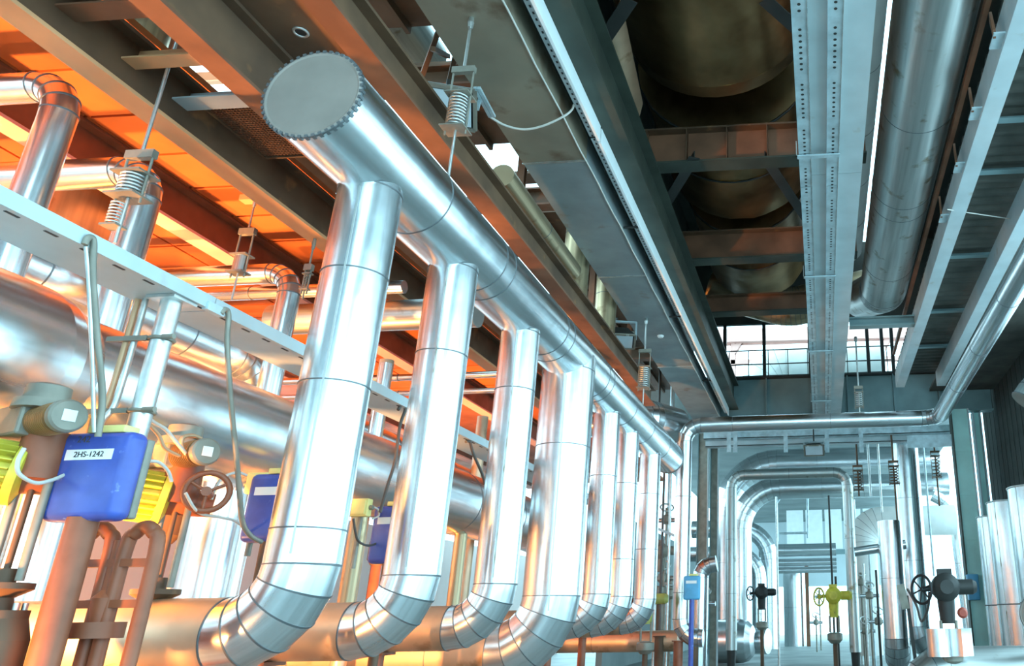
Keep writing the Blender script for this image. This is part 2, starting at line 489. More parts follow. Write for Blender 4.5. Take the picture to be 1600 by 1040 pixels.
# expanded-metal grating panel seen between the beams
g = thing('floor_grating', 'rusty open steel grating panel left of the header pipe', 'grating', (-4.6, 5.0, 5.45))
gm = MB()
for i in range(26): gm.bar((-4.86, 4.98 + i * 0.028, 5.47), (-4.37, 4.98 + i * 0.028, 5.47), 0.006, 0.02)
for i in range(17): gm.bar((-4.86 + i * 0.03, 4.98, 5.475), (-4.86 + i * 0.03, 5.7, 5.475), 0.006, 0.02)
o = gm.build('mesh_bars', 'rust_red', g); o['kind'] = 'stuff'
fr = MB()
for a, b in (((-4.87, 4.96), (-4.36, 4.96)), ((-4.87, 5.72), (-4.36, 5.72)), ((-4.87, 4.96), (-4.87, 5.72)), ((-4.36, 4.96), (-4.36, 5.72))):
    fr.bar((a[0], a[1], 5.475), (b[0], b[1], 5.475), 0.02, 0.05)
fr.build('frame', 'rust', g)

# long flat duct above the header (bottom at z = 7)
d = thing('flat_duct', 'wide flat grey-brown sheet metal duct running along the ceiling', 'duct', (-3.2, 4, 7.0))
segs = [(2.5, 8.35, 'brown_plate'), (8.36, 11.9, 'grey_plate'), (11.91, 17.0, 'grey_plate'), (17.01, 22.15, 'grey_plate')]
for y0, y1, m_ in segs: MB().box((-3.62, y0, 7.0), (-2.80, y1, 7.35)).build('duct_section', m_, d)
for y0 in (8.355, 11.905, 17.005): MB().box((-3.63, y0 - 0.012, 6.985), (-2.79, y0 + 0.012, 7.0)).build('joint_strip', 'zinc', d)
MB().tube([(-2.80 + 0.006 * math.sin(k * 1.7), 2.5 + k * 0.4, 6.985) for k in range(50)], 0.011, 6).build('edge_cable', 'cable_pale', d)

# dark green longitudinal girder right of the duct, with a bright perforated channel under it
beam('long_girder', 'dark green longitudinal girder right of the flat ceiling duct', (-2.42, 2.5, 7.25), (-2.42, 22.1, 7.25), 0.75, 0.30, 'green_steel')
MBd = MB(); MBd.box((-2.78, 2.5, 7.36), (-2.57, 22.1, 7.38))
tag(MBd.build('recess_plate', 'green_steel'), 'dark plate closing the gap beside the flat ceiling duct', 'plate')
ch = thing('perforated_channel', 'bright perforated cable channel along the right side of the flat duct', 'cable channel', (-2.6, 4, 7.05))
for k, (y0, y1) in enumerate(((2.5, 8.0), (8.05, 13.9), (13.95, 21.9))):
    MB().box((-2.66, y0, 7.10), (-2.56, y1, 7.112)).build('bottom_strip', 'galv', ch)
    MB().box((-2.562, y0, 7.03), (-2.53, y1, 7.245)).build('side_lip', 'bright_lip', ch)  # white colour stands in for light caught by the galvanised lip
hm = MB()
for k in range(190):
    yy = 4 + k * 0.09
    hm.add([(-2.62 - 0.012, yy, 7.0985), (-2.61, yy, 7.0985), (-2.61, yy + 0.035, 7.0985), (-2.632, yy + 0.035, 7.0985)], [(0, 1, 2, 3)])
o = hm.build('punched_holes', 'black', ch); o['kind'] = 'stuff'

# central flat duct with two perforated ladder channels
d = thing('flat_duct', 'pale grey flat duct down the middle of the ceiling, carrying two perforated channels', 'duct', (0.3, 4, 7.0))
for y0, y1 in ((3.0, 9.0), (9.01, 14.2), (14.21, 19.5), (19.51, 22.1)): MB().box((-0.06, y0, 7.02), (0.72, y1, 7.3)).build('duct_section', 'light_plate', d)
for nm, x0, x1 in (('cable ladder channel along the left edge of the central ceiling duct', -0.09, 0.05), ('cable ladder channel along the middle of the central ceiling duct', 0.26, 0.40)):
    ch = thing('perforated_channel', 'blue-grey perforated ' + nm, 'cable channel', (x0, 4, 6.96))
    for y0, y1 in ((3.0, 9.2), (9.22, 15.5), (15.52, 27.0)):
        MB().box((x0, y0, 6.96), (x1, y1, 6.972)).build('bottom_strip', 'galv', ch)
        MB().box((x0 - 0.008, y0, 6.95), (x0, y1, 7.02)).build('side_lip', 'galv', ch)
        MB().box((x1, y0, 6.95), (x1 + 0.008, y1, 7.02)).build('side_lip', 'zinc', ch)
    hm = MB()
    for k in range(220):
        if k % 10 in (8, 9): continue
        yy = 4.5 + k * 0.085; xm = (x0 + x1) / 2
        hm.cyl((xm, yy, 6.958), (xm, yy, 6.9595), 0.018, n=8, smooth=False)
        hm.box((x1 + 0.0085, yy, 6.97), (x1 + 0.010, yy + 0.05, 6.985))
    o = hm.build('punched_holes', 'dark_steel', ch); o['kind'] = 'stuff'
for k, py in enumerate((243, 432, 548, 626)):
    p = at(1285, py, Z=6.94)
    lab = ['nearest', 'second', 'third', 'farthest'][k] + ' galvanised cross strap under the central ceiling duct'
    r_ = thing('cross_strap', lab, 'strap', (0.15, p.y, 6.92), 'straps under the central duct')
    MB().box((-0.13, p.y - 0.035, 6.925), (0.42, p.y + 0.035, 6.945)).build('strap', 'galv', r_)
    MB().box((-0.13, p.y - 0.035, 6.925), (-0.118, p.y + 0.035, 7.15)).build('side_tab', 'zinc', r_)

# cross girders in the void and their braces
for yy, z0, h, lab in ((10.2, 8.0, 0.62, 'nearest brown cross girder with upright stiffeners in the dark ceiling void'),
                       (13.6, 8.0, 0.62, 'second brown cross girder in the dark ceiling void'),
                       (16.4, 8.0, 0.45, 'farthest brown cross girder in the dark ceiling void')):
    XR = 0.9 if yy < 15 else 0.62
    root = thing('cross_girder', lab, 'girder', (-1.2, yy, z0), 'cross girders in the void')
    MB().box((-2.56, yy - 0.15, z0), (XR, yy + 0.15, z0 + 0.03)).build('bottom_flange', 'green_steel', root)
    MB().box((-2.56, yy - 0.15, z0 + h - 0.03), (XR, yy + 0.15, z0 + h)).build('top_flange', 'rust', root)
    MB().box((-2.56, yy - 0.01, z0 + 0.03), (XR, yy + 0.01, z0 + h - 0.03)).build('web', 'rust_red', root)
    if h > 0.5 and yy < 12:
        for k in range(6):
            xs = -2.45 + k * 0.62
            MB().box((xs - 0.008, yy - 0.145, z0 + 0.03), (xs + 0.008, yy - 0.01, z0 + h - 0.03)).build('stiffener', 'rust', root)
br = [((1085, 246), (1025, 345)), ((1195, 246), (1262, 345)), ((985, 0), (925, 90)), ((1195, 0), (1262, 60))]
labs = ['dark diagonal brace left of the near cross girder, falling to the left', 'brown diagonal brace at the near cross girder, falling to the central duct',
        'dark diagonal brace at the top, left of the foil-wrapped drum', 'dark diagonal brace at the top, right of the foil-wrapped drum']
for (a, b), lab in zip(br, labs):
    A = at(*a, Z=8.02); B = at(*b, Z=8.02)
    r_ = thing('diagonal_brace', lab, 'brace', A, 'diagonal braces of the void')
    MB().bar(A, B, 0.17, 0.015).build('flange', 'dark_steel', r_)
    MB().bar(A + V((0, 0, 0.06)), B + V((0, 0, 0.06)), 0.015, 0.11).build('web', 'dark_steel', r_)

# foil-wrapped drums (insulated flue ducts) lying above the girders
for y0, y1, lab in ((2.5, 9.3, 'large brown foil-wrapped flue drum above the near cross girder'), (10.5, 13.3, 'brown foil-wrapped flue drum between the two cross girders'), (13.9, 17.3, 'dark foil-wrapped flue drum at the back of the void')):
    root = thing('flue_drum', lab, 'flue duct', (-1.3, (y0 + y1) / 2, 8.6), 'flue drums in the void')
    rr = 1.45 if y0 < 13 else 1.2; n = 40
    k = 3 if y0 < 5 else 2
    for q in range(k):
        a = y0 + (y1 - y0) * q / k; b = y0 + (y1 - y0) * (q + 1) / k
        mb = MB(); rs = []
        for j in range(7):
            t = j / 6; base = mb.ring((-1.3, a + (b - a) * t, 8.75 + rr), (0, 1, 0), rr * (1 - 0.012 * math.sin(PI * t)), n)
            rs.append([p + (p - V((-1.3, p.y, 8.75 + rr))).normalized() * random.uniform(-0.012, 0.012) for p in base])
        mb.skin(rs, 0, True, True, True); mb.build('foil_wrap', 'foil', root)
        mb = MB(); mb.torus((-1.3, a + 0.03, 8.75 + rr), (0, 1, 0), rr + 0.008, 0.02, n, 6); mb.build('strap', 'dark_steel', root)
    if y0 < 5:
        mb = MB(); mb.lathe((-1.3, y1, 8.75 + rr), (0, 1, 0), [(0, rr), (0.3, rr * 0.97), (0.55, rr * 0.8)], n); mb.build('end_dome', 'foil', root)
# pale insulation sheet hanging beside the drum
sh = MB(); q = [at(928, 85, Z=8.2), at(968, 30, Z=8.2), at(1003, 190, Z=8.2), at(985, 240, Z=8.2)]
rs = [[q[0].lerp(q[3], i / 6) + V((0, 0, 0.03 * math.sin(i * 1.4))), q[1].lerp(q[2], i / 6) + V((0, 0, 0.3))] for i in range(7)]
vv = [p for r_ in rs for p in r_] + [p + V((0, 0, 0.03)) for r_ in rs for p in r_]
ff = [(2 * i, 2 * i + 1, 2 * i + 3, 2 * i + 2) for i in range(6)] + [(14 + 2 * i, 14 + 2 * i + 2, 14 + 2 * i + 3, 14 + 2 * i + 1) for i in range(6)]
ff += [(2 * i, 2 * i + 2, 16 + 2 * i, 14 + 2 * i) for i in range(6)] + [(2 * i + 1, 15 + 2 * i, 17 + 2 * i, 2 * i + 3) for i in range(6)]
tag(MB().add(vv, ff, 0, True).build('insulation_sheet', 'clad_stained'), 'crumpled pale insulation sheet left of the foil-wrapped drum', 'sheet')

# right side: two light channel beams and the corrugated deck between them
for x0, lab in ((2.18, 'pale grey channel beam right of the big ceiling pipe'), (3.22, 'pale grey beam above the thin right-hand pipe')):
    root = thing('channel_beam', lab, 'beam', (x0, 5, 7.0))
    MB().box((x0 - 0.11, 2.0, 7.0), (x0 + 0.11, 19.4, 7.02)).build('bottom_flange', 'light_plate', root)
    MB().box((x0 - 0.11, 2.0, 7.02), (x0 - 0.09, 19.4, 7.36)).build('web', 'light_plate', root)
    MB().box((x0 - 0.11, 2.0, 7.36), (x0 + 0.11, 19.4, 7.38)).build('top_flange', 'light_plate', root)
root = thing('corrugated_deck', 'dark corrugated steel deck between the two right-hand beams', 'deck', (2.7, 5, 7.45))
for k in range(9):
    y0 = 3.0 + k * 1.85; mb = MB(); vs = []; N = 30
    for i in range(N + 1):
        yy = y0 + 1.82 * i / N; zz = 7.50 + (0.022 if (i // 1) % 4 < 2 else -0.022)
        vs += [(2.1, yy, zz), (3.3, yy, zz)]
    vs2 = [(x, yy, zz + 0.006) for x, yy, zz in vs]; m_ = len(vs)
    fs = [(2 * i, 2 * i + 2, 2 * i + 3, 2 * i + 1) for i in range(N)] + [(m_ + 2 * i, m_ + 2 * i + 1, m_ + 2 * i + 3, m_ + 2 * i + 2) for i in range(N)]
    mb.add(vs + vs2, fs).build('corrugated_sheet', 'deck_dark', root)
for k, py in enumerate((190, 270, 400, 485, 540)):
    p = at(1500, py, Z=7.4); lab = ['nearest', 'second', 'third', 'fourth', 'farthest'][k] + ' dark cross channel under the corrugated deck'
    r_ = thing('deck_channel', lab, 'beam', (2.7, p.y, 7.38), 'channels under the corrugated deck')
    MB().box((2.1, p.y - 0.06, 7.38), (3.3, p.y + 0.06, 7.395)).build('flange', 'teal_beam', r_)
    MB().box((2.1, p.y + 0.045, 7.395), (3.3, p.y + 0.06, 7.475)).build('web', 'teal_beam', r_)
# clips along the channel beam next to the big ceiling pipe
for k, py in enumerate((55, 170, 255, 335)):
    p = at(1512 - (py - 55) * 0.33, py, Z=7.15); lab = ['nearest', 'second', 'third', 'farthest'][k] + ' grey bracket between the big ceiling pipe and the channel beam'
    r_ = thing('pipe_bracket', lab, 'bracket', (1.98, p.y, 7.1), 'brackets beside the big ceiling pipe')
    MB().box((1.95, p.y - 0.12, 7.05), (2.07, p.y + 0.12, 7.07)).build('foot', 'galv', r_)
    MB().bar((1.96, p.y - 0.1, 7.06), (1.99, p.y + 0.05, 7.42), 0.03, 0.1).build('arm', 'rust_red', r_)
MB_ = MB(); MB_.box((1.90, 3.0, 7.42), (1.96, 18, 7.5))
tag(MB_.build('angle_rail', 'rust_red'), 'thin reddish angle rail beside the big ceiling pipe', 'rail')
MB_ = MB(); MB_.tube([at(1480, 327, Z=6.98), at(1600, 345, Z=7.3)], 0.008, 6)
tag(MB_.build('wire', 'cable_pale'), 'thin pale wire strung under the right-hand deck', 'wire')

# deep girder across the hall with plate panels, window strip above it
gd = thing('hall_girder', 'deep grey plate girder across the hall above the horizontal pipe', 'girder', (0, 22.3, 7.02))
MB().box((-4.2, 22.28, 7.06), (5.1, 22.32, 8.2)).build('web', 'teal_beam', gd)
MB().box((-4.2, 22.12, 8.2), (5.1, 22.46, 8.25)).build('top_flange', 'dark_steel', gd)
MB().box((-4.2, 22.12, 7.02), (5.1, 22.46, 7.06)).build('bottom_flange', 'teal_beam', gd)
for xx in (-2.9, -1.45, -0.1, 0.95, 2.3, 3.6):
    MB().box((xx - 0.02, 22.13, 7.06), (xx + 0.02, 22.28, 8.2)).build('stiffener', 'teal_beam', gd)
for xx, lab in ((-2.7, 'leftmost'), (-1.5, 'second'), (-0.12, 'third'), (1.62, 'fourth'), (2.05, 'fifth'), (2.35, 'rightmost')):
    r_ = tag(MB().box((xx - 0.05, 22.2, 8.25), (xx + 0.05, 22.3, 9.97)).build('window_post', 'dark_steel'), lab + ' dark upright post in the window strip above the hall girder', 'post', 'posts of the window strip')
rl = thing('railing', 'thin dark railing in the window strip above the hall girder', 'railing', (0, 22.5, 8.25))
for zz in (8.75, 9.2): MB().bar((-2.7, 22.5, zz), (2.4, 22.5, zz), 0.03, 0.03).build('rail', 'dark_steel', rl)
for k in range(9): MB().bar((-2.6 + k * 0.6, 22.5, 8.25), (-2.6 + k * 0.6, 22.5, 9.2), 0.025, 0.025).build('baluster', 'dark_steel', rl)
# things seen outside through the strip
pipe('outdoor_pipe', 'big white wrapped pipe bend outside, seen through the strip above the girder', [(-2.0, 27, 8.42), (-2.0, 27, 10.15), (2.5, 27, 10.15)], 0.75, 1.0, 5, 'wrap_white')
for k, (x0, z0, x1, z1, w) in enumerate(((-4.5, 12.4, 4.5, 12.3, 0.55), (-4.1, 10.4, -3.0, 12.2, 0.2), (-4.5, 11.3, 4.5, 11.2, 0.18), (2.0, 10.2, 3.2, 12.4, 0.22), (1.2, 10.2, 2.2, 12.0, 0.16), (-3.3, 8.4, -3.3, 12.4, 0.18))):
    lab = ['thick pink girder high outside', 'pink slanted brace outside at the left', 'thin pink rail outside across the strip', 'pink slanted brace outside at the right', 'thinner pink brace outside beside the duct', 'pink upright outside at the left'][k] + ', seen above the hall girder'
    MBp = MB(); MBp.bar((x0, 30, z0), (x1, 30, z1), w, w * 0.8, (0, 1, 0)); MBp.bar((x0, 30.05, z0), (x1, 30.05, z1), w * 1.3, 0.04, (0, 1, 0))
    tag(MBp.build('outdoor_brace', 'pink_paint'), lab, 'steelwork', 'pink steelwork outside')

# ================================================================ MAIN PIPES
pipe('header_pipe', 'huge silver header pipe with a grey capped end, rising over the row of uprights', [(-3.2, 4.02, 4.75), (-3.2, 16.4, 4.75)], 0.325, seams={0: [1.33, 2.5, 2.72, 4.4, 4.65, 6.3, 6.55, 8.0, 9.4, 10.9]}, n=48, cap0=True, cap1=True)
ords = ['nearest silver upright pipe dropping from the header, largest in view', 'second silver upright pipe dropping from the header', 'third silver upright pipe dropping from the header, just before the thick one',
        'thick fourth upright pipe dropping from the header', 'fifth silver upright pipe, just behind the thick one', 'sixth silver upright pipe from the near end of the header', 'seventh and last silver upright pipe under the far end of the header']
RS = [(4.79, 0.215, [0.62, 1.42, 2.35]), (6.15, 0.21, [0.75, 2.8]), (7.8, 0.205, [0.6, 2.7]), (9.5, 0.335, [0.95, 2.7]), (11.42, 0.2, [0.9, 2.6]), (12.75, 0.2, [0.8, 2.0]), (14.6, 0.2, [0.7, 1.7])]
for k, (yy, rr, sm) in enumerate(RS):
    zb = 1.45 if k != 3 else 1.16
    X0 = -3.2
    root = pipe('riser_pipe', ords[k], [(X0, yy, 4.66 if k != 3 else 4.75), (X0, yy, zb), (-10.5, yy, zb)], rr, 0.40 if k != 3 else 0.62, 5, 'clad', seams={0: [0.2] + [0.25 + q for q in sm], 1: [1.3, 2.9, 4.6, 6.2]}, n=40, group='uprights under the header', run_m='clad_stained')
    # lengthwise lap joint strip of the cladding
    a0 = V((0.25, -1, 0)).normalized()
    pz = [4.4, zb + 0.45]
    MB().bar(V((X0, yy, pz[0])) + a0 * (rr + 0.001), V((X0, yy, pz[1])) + a0 * (rr + 0.001), 0.012, 0.006, a0).build('lap_strip', 'clad_dull', root)
    # brown steel stands under the low run
    for q, xs in enumerate((-4.3, -6.2)):
        st = thing('pipe_stand', ('front' if q == 0 else 'rear') + ' steel stand under the low run of the ' + ['nearest', 'second', 'third', 'fourth', 'fifth', 'sixth', 'seventh'][k] + ' upright pipe', 'stand', (xs, yy, 0), 'stands under the low pipes')
        MB().cyl((xs, yy, 0.02), (xs, yy, zb - rr - 0.03), 0.07, n=14).build('post', 'brown_paint', st)
        MB().box((xs - 0.15, yy - 0.15, 0), (xs + 0.15, yy + 0.15, 0.02)).build('base_plate', 'brown_paint', st)
        MB().box((xs - 0.12, yy - rr * 0.6, zb - rr - 0.03), (xs + 0.12, yy + rr * 0.6, zb - rr)).build('saddle', 'brown_paint', st)

# big vessel-like pipe and its neighbour at the left
vp = pipe('vessel_pipe', 'very thick shiny pipe running along behind the blue boxes, wider at its near end', [(-4.8, 1.6, 2.995), (-4.8, 13.2, 2.985)], 0.41, seams={0: [2.6, 4.9, 6.6, 8.4, 10]}, n=48, cap1=True)
MB().lathe((-4.8, 1.4, 2.995), (0, 1, 0), [(0, 0.485), (2.62, 0.485), (2.72, 0.47), (2.9, 0.41)], 48, 0, True, False).build('wide_sleeve', 'clad', vp)
pipe('return_pipe', 'medium silver pipe behind the cable tray ending in a downward elbow', [(-5.75, 1.6, 3.99), (-5.75, 7.25, 3.99), (-5.75, 7.25, 2.3)], 0.23, 0.42, 5, seams={0: [1.5, 3.2, 4.6]}, n=40)
pipe('return_pipe', 'silver pipe seen far behind the first two uprights', [(-5.75, 8.2, 3.75), (-5.75, 15, 3.6)], 0.2, n=32)

# small pipes with elbows at the far left
pipe('elbow_pipe', 'silver elbow pipe at the upper left corner, turning down behind the tray', [(-9.5, 4.35, 5.22), (-5.35, 4.35, 5.22), (-5.35, 4.35, 1.7)], 0.11, 0.24, 4)
pipe('elbow_pipe', 'silver elbow pipe behind the near spring hanger, turning down', [(-9.5, 5.15, 5.0), (-5.35, 5.15, 5.0), (-5.35, 5.15, 1.7)], 0.125, 0.26, 5)
pipe('elbow_pipe', 'silver elbow pipe left of the nearest upright, turning down to the thick pipe', [(-9.5, 7.0, 4.93), (-5.35, 7.0, 4.93), (-5.35, 7.0, 1.7)], 0.105, 0.24, 5)
p = at(420, 457, X=-6.2)
pipe('cross_pipe', 'thin horizontal pipe just below the third left elbow', [(-10, p.y, p.z), (-4.6, p.y, p.z)], 0.075)
p = at(450, 500, X=-6.6)
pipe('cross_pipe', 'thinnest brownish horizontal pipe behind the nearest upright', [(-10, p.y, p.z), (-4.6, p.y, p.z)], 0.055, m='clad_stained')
p = at(630, 492, X=-4.8)
pipe('cross_pipe', 'dull wrapped cross pipe stub between the first and second uprights', [(-6.4, p.y, p.z), (-3.9, p.y, p.z)], 0.18, m='clad_dull')
p = at(605, 560, X=-4.9); q = at(605, 540, X=-4.9)
pipe('drop_pipe', 'slim warm-lit upright pipe between the first and second uprights', [(p.x, p.y, 4.3), (p.x, p.y, 3.3)], 0.065)
p = at(700, 587, X=-4.8)
pipe('cross_pipe', 'upper thin pipe crossing behind the second and third uprights', [(-9, p.y, p.z), (-3.7, p.y, p.z)], 0.045)
p = at(700, 612, X=-4.8)
pipe('cross_pipe', 'lower thin pipe crossing behind the second and third uprights', [(-9, p.y, p.z), (-3.7, p.y, p.z)], 0.035)

# pipe with the long horizontal run across the view
pipe('portal_pipe', 'slim silver pipe coming along the right, crossing the hall and dropping beside the uprights', [(2.72, 5.5, 5.62), (2.72, 17.1, 5.62), (-2.98, 17.1, 5.62), (-2.98, 17.1, 1.12), (-2.5, 17.1, 1.12)], 0.175, 0.38, 4, seams={0: [2.5, 4.6, 6.7, 8.9], 1: [2.4, 4.6], 2: [1.6, 3.6]})

# ceiling pipe at the upper right
pipe('ceiling_pipe', 'large silver pipe under the ceiling at the upper right', [(1.47, 3.0, 7.78), (1.47, 14.8, 7.78), (1.2, 17.2, 8.6)], 0.47, 0.9, 4, 'clad_dull', seams={0: [5.6, 7.6, 8.0, 10.3]}, n=48)
pipe('wrapped_pipe', 'white wrapped pipe between the central duct and the large ceiling pipe', [(0.80, 3.0, 9.1), (0.80, 15.5, 9.1)], 0.34, m='wrap_white', n=32)
r_ = pipe('ceiling_pipe', 'bent flue pipe hanging just above the window strip', [(-2.6, 18.5, 9.6), (-0.6, 18.5, 8.95), (1.4, 18.5, 9.4)], 0.5, 1.2, 7, 'clad_old', n=40)
beam('end_beam', 'brown beam under the far end of the large ceiling pipe', (0.75, 15.0, 7.05), (2.1, 15.0, 7.05), 0.2, 0.2, 'teal_beam')
# golden vertical pipes above the header
pipe('brown_pipe', 'golden-brown upright pipe with an elbow behind the header, left of the flat duct', [(-3.91, 11.6, 9.0), (-3.93, 11.6, 6.0), (-3.93, 12.7, 5.5)], 0.215, 0.5, 5, 'clad_old')
pipe('brown_pipe', 'second golden-brown upright pipe behind the header, half hidden by the flat duct', [(-3.9, 13.4, 9.0), (-3.9, 13.4, 5.6)], 0.2, 0.5, 5, 'clad_old')
# ---------------------------------------------------------------- upper left gap: dark deck with daylight gaps, pipes above
for y0, y1, lab in ((1.5, 6.85, 'first'), (7.5, 9.2, 'second'), (10.0, 10.3, 'third'), (11.2, 12.6, 'fourth'), (12.9, 22, 'last')):
    MBq = MB(); MBq.box((-5.2, y0, 7.9), (-3.705, y1, 7.95)); MBq.box((-4.5, y0, 7.80), (-4.45, y1, 7.9))
    tag(MBq.build('upper_deck_panel', 'rust'), lab + ' rusty upper floor panel in the gap beside the flat duct', 'floor panel', 'panels of the upper floor')
for y0, y1, lab in ((1.5, 5.7, 'near'), (6.6, 8.2, 'middle'), (9.0, 22, 'long far')):
    tag(MB().box((-6.6, y0, 6.6), (-4.6, y1, 6.65)).box((-6.5, y0 + 0.1, 5.92), (-6.4, y0 + 0.2, 6.6)).box((-6.5, y1 - 0.2, 5.92), (-6.4, y1 - 0.1, 6.6)).build('upper_deck_panel', 'rust'), lab + ' dark floor panel above the gap between the two left beams', 'floor panel', 'panels over the left gap')
pipe('gap_pipe', 'golden upright pipe seen high in the gap between the two left beams', [(*at(212, 70, X=-5.45).xy, 6.6), (*at(212, 70, X=-5.45).xy, 5.93)], 0.2, m='clad_old')
pipe('gap_pipe', 'wide grey wrapped pipe high in the gap left of the flat duct', [(-5.1, 5.6, 8.6), (-5.1, 8.2, 8.6)], 0.34, m='clad_dull')
pipe('gap_pipe', 'brown crumpled pipe in the gap beside the flat duct, below the floodlight', [(-3.86, 8.3, 6.8), (-3.86, 11.2, 6.8)], 0.16, m='clad_old')
for k, (p, q) in enumerate((((690, 35), (655, 130)), ((715, 70), (700, 135)), ((700, 88), (676, 76)))):
    A = at(*p, Z=7.6); B = at(*q, Z=7.2)
    tag(MB().bar(A, B, 0.05, 0.05).build('thin_strut', 'rust'), ['long', 'upright', 'short slanting'][k] + ' thin rusty strut against the daylight left of the flat duct', 'strut')
for yy, lab in ((7.3, 'near rusty cross beam joining the header beam and the flat duct, by the floodlight'), (10.1, 'rusty cross beam between the header beam and the duct, under the golden pipe'), (13.9, 'farther rusty cross beam left of the flat duct'), (17.5, 'farthest rusty cross beam left of the flat duct')):
    beam('cross_beam', lab, (-3.64, yy, 7.35), (-5.2, yy, 7.35), 0.3, 0.22, 'rust', 'rust_red')
for yy, lab in ((9.0, 'brown upright post crossing the daylight gap beside the flat duct'), (12.5, 'brown upright post behind the golden pipes'), (15.3, 'far brown upright post behind the second floodlight')):
    t = thing('steel_post', lab, 'post', (-3.9, yy, 5.5))
    MB().box((-3.95, yy - 0.05, 5.5), (-3.85, yy - 0.035, 8.9)).build('flange', 'rust_red', t); MB().box((-3.95, yy + 0.035, 5.5), (-3.85, yy + 0.05, 8.9)).build('flange', 'rust_red', t)
    MB().box((-3.905, yy - 0.035, 5.5), (-3.895, yy + 0.035, 8.9)).build('web', 'rust', t)
# large dark backing far behind the left bay, under the deck
pipe('flared_pipe', 'silver flared pipe elbow behind the far end of the header, under the flat duct', [(-5.05, 16.7, 5.75), (-3.9, 16.7, 5.75), (-3.3, 17.7, 5.75)], 0.42, 0.6, 6)

# ================================================================ LEFT CABLE TRAY
tr = thing('cable_tray', 'pale grey cable tray running along the left in front of the thick pipe', 'cable tray', (-3.9, 3, 3.36))
for y0, y1 in ((1.2, 4.28), (4.29, 7.3), (7.31, 10.3), (10.31, 13.3)):
    MB().box((-4.10, y0, 3.36), (-3.75, y1, 3.372)).build('bottom_plate', 'light_plate', tr)
    MB().box((-3.762, y0, 3.372), (-3.75, y1, 3.445)).build('side_wall', 'light_plate', tr)
    MB().box((-4.10, y0, 3.372), (-4.088, y1, 3.445)).build('side_wall', 'light_plate', tr)
sl = MB()
for k in range(60): sl.box((-3.80, 1.4 + k * 0.2, 3.357), (-3.785, 1.47 + k * 0.2, 3.3595))
o = sl.build('slots', 'black', tr); o['kind'] = 'stuff'
MB().box((-3.775, 4.22, 3.345), (-3.735, 4.36, 3.40)).build('joint_plate', 'galv', tr)

# post with clamps and conduits from the tray to the first control box
P0 = V((-3.86, 4.09, 0))
po = thing('support_post', 'silver round post between the cable tray and the near blue control box', 'post', (P0.x, P0.y, 1.9))
MB().cyl((P0.x, P0.y, 2.2), (P0.x, P0.y, 3.355), 0.055, n=20).build('tube', 'zinc', po)
MB().box((P0.x - 0.09, P0.y - 0.09, 3.34), (P0.x + 0.09, P0.y + 0.09, 3.358)).build('top_plate', 'zinc', po)
for zz in (3.1, 2.66):
    cl = MB().torus((P0.x, P0.y, zz), (0, 0, 1), 0.06, 0.012, 20, 6).build('clamp', 'gear_grey', po)
    MB().bar((P0.x - 0.30, P0.y - 0.04, zz), (P0.x - 0.05, P0.y - 0.04, zz), 0.02, 0.03).build('clamp_arm', 'gear_grey', cl)
    MB().cyl((P0.x + 0.05, P0.y - 0.05, zz), (P0.x + 0.12, P0.y - 0.05, zz), 0.016, n=8).build('bolt', 'gear_grey', cl)
for k in range(2):
    x = P0.x - 0.20 + k * 0.05
    hose('conduit', ['left', 'right'][k] + ' slim metal conduit clamped beside the silver post', 'conduit', [(x, P0.y - 0.02, 3.36), (x, P0.y - 0.02, 3.0), (x, P0.y - 0.03, 2.7), (x - 0.02, P0.y - 0.06, 2.6), (x - 0.02, P0.y - 0.06, 2.5)], 0.017, 'zinc' if k else 'cable_copper')

# hanging hoses from the tray
def px(p, X): return at(p[0], p[1], X=X)
hose('hanging_hose', 'dark grey hose hanging from the tray to the left of the near blue box', 'hose', [px(q, -3.74) for q in ((132, 382), (138, 371), (146, 378), (145, 430), (152, 530), (160, 620), (153, 682))], 0.016, 'gear_grey')
hose('hanging_hose', 'thin spiral-wrapped conduit beside the hose left of the near blue box', 'hose', [px(q, -3.75) for q in ((134, 385), (139, 450), (144, 560), (147, 675))], 0.010, 'zinc')
hose('hanging_hose', 'dark hose hanging from the tray and looping down to the second blue box', 'hose', [px(q, -3.74) for q in ((345, 490), (351, 483), (357, 492), (355, 540), (362, 640), (372, 740), (378, 810), (390, 835), (408, 846))], 0.016, 'gear_grey')
hose('hanging_hose', 'dark hose hanging from the tray between the first and second uprights', 'hose', [px(q, -3.78) for q in ((622, 640), (628, 632), (633, 640), (625, 665), (617, 720), (605, 760), (594, 800))], 0.014, 'cable')
hose('hanging_hose', 'dark hose hanging from the tray between the second and third uprights', 'hose', [px(q, -3.78) for q in ((728, 690), (734, 690), (740, 710), (755, 745), (765, 790))], 0.016, 'cable')


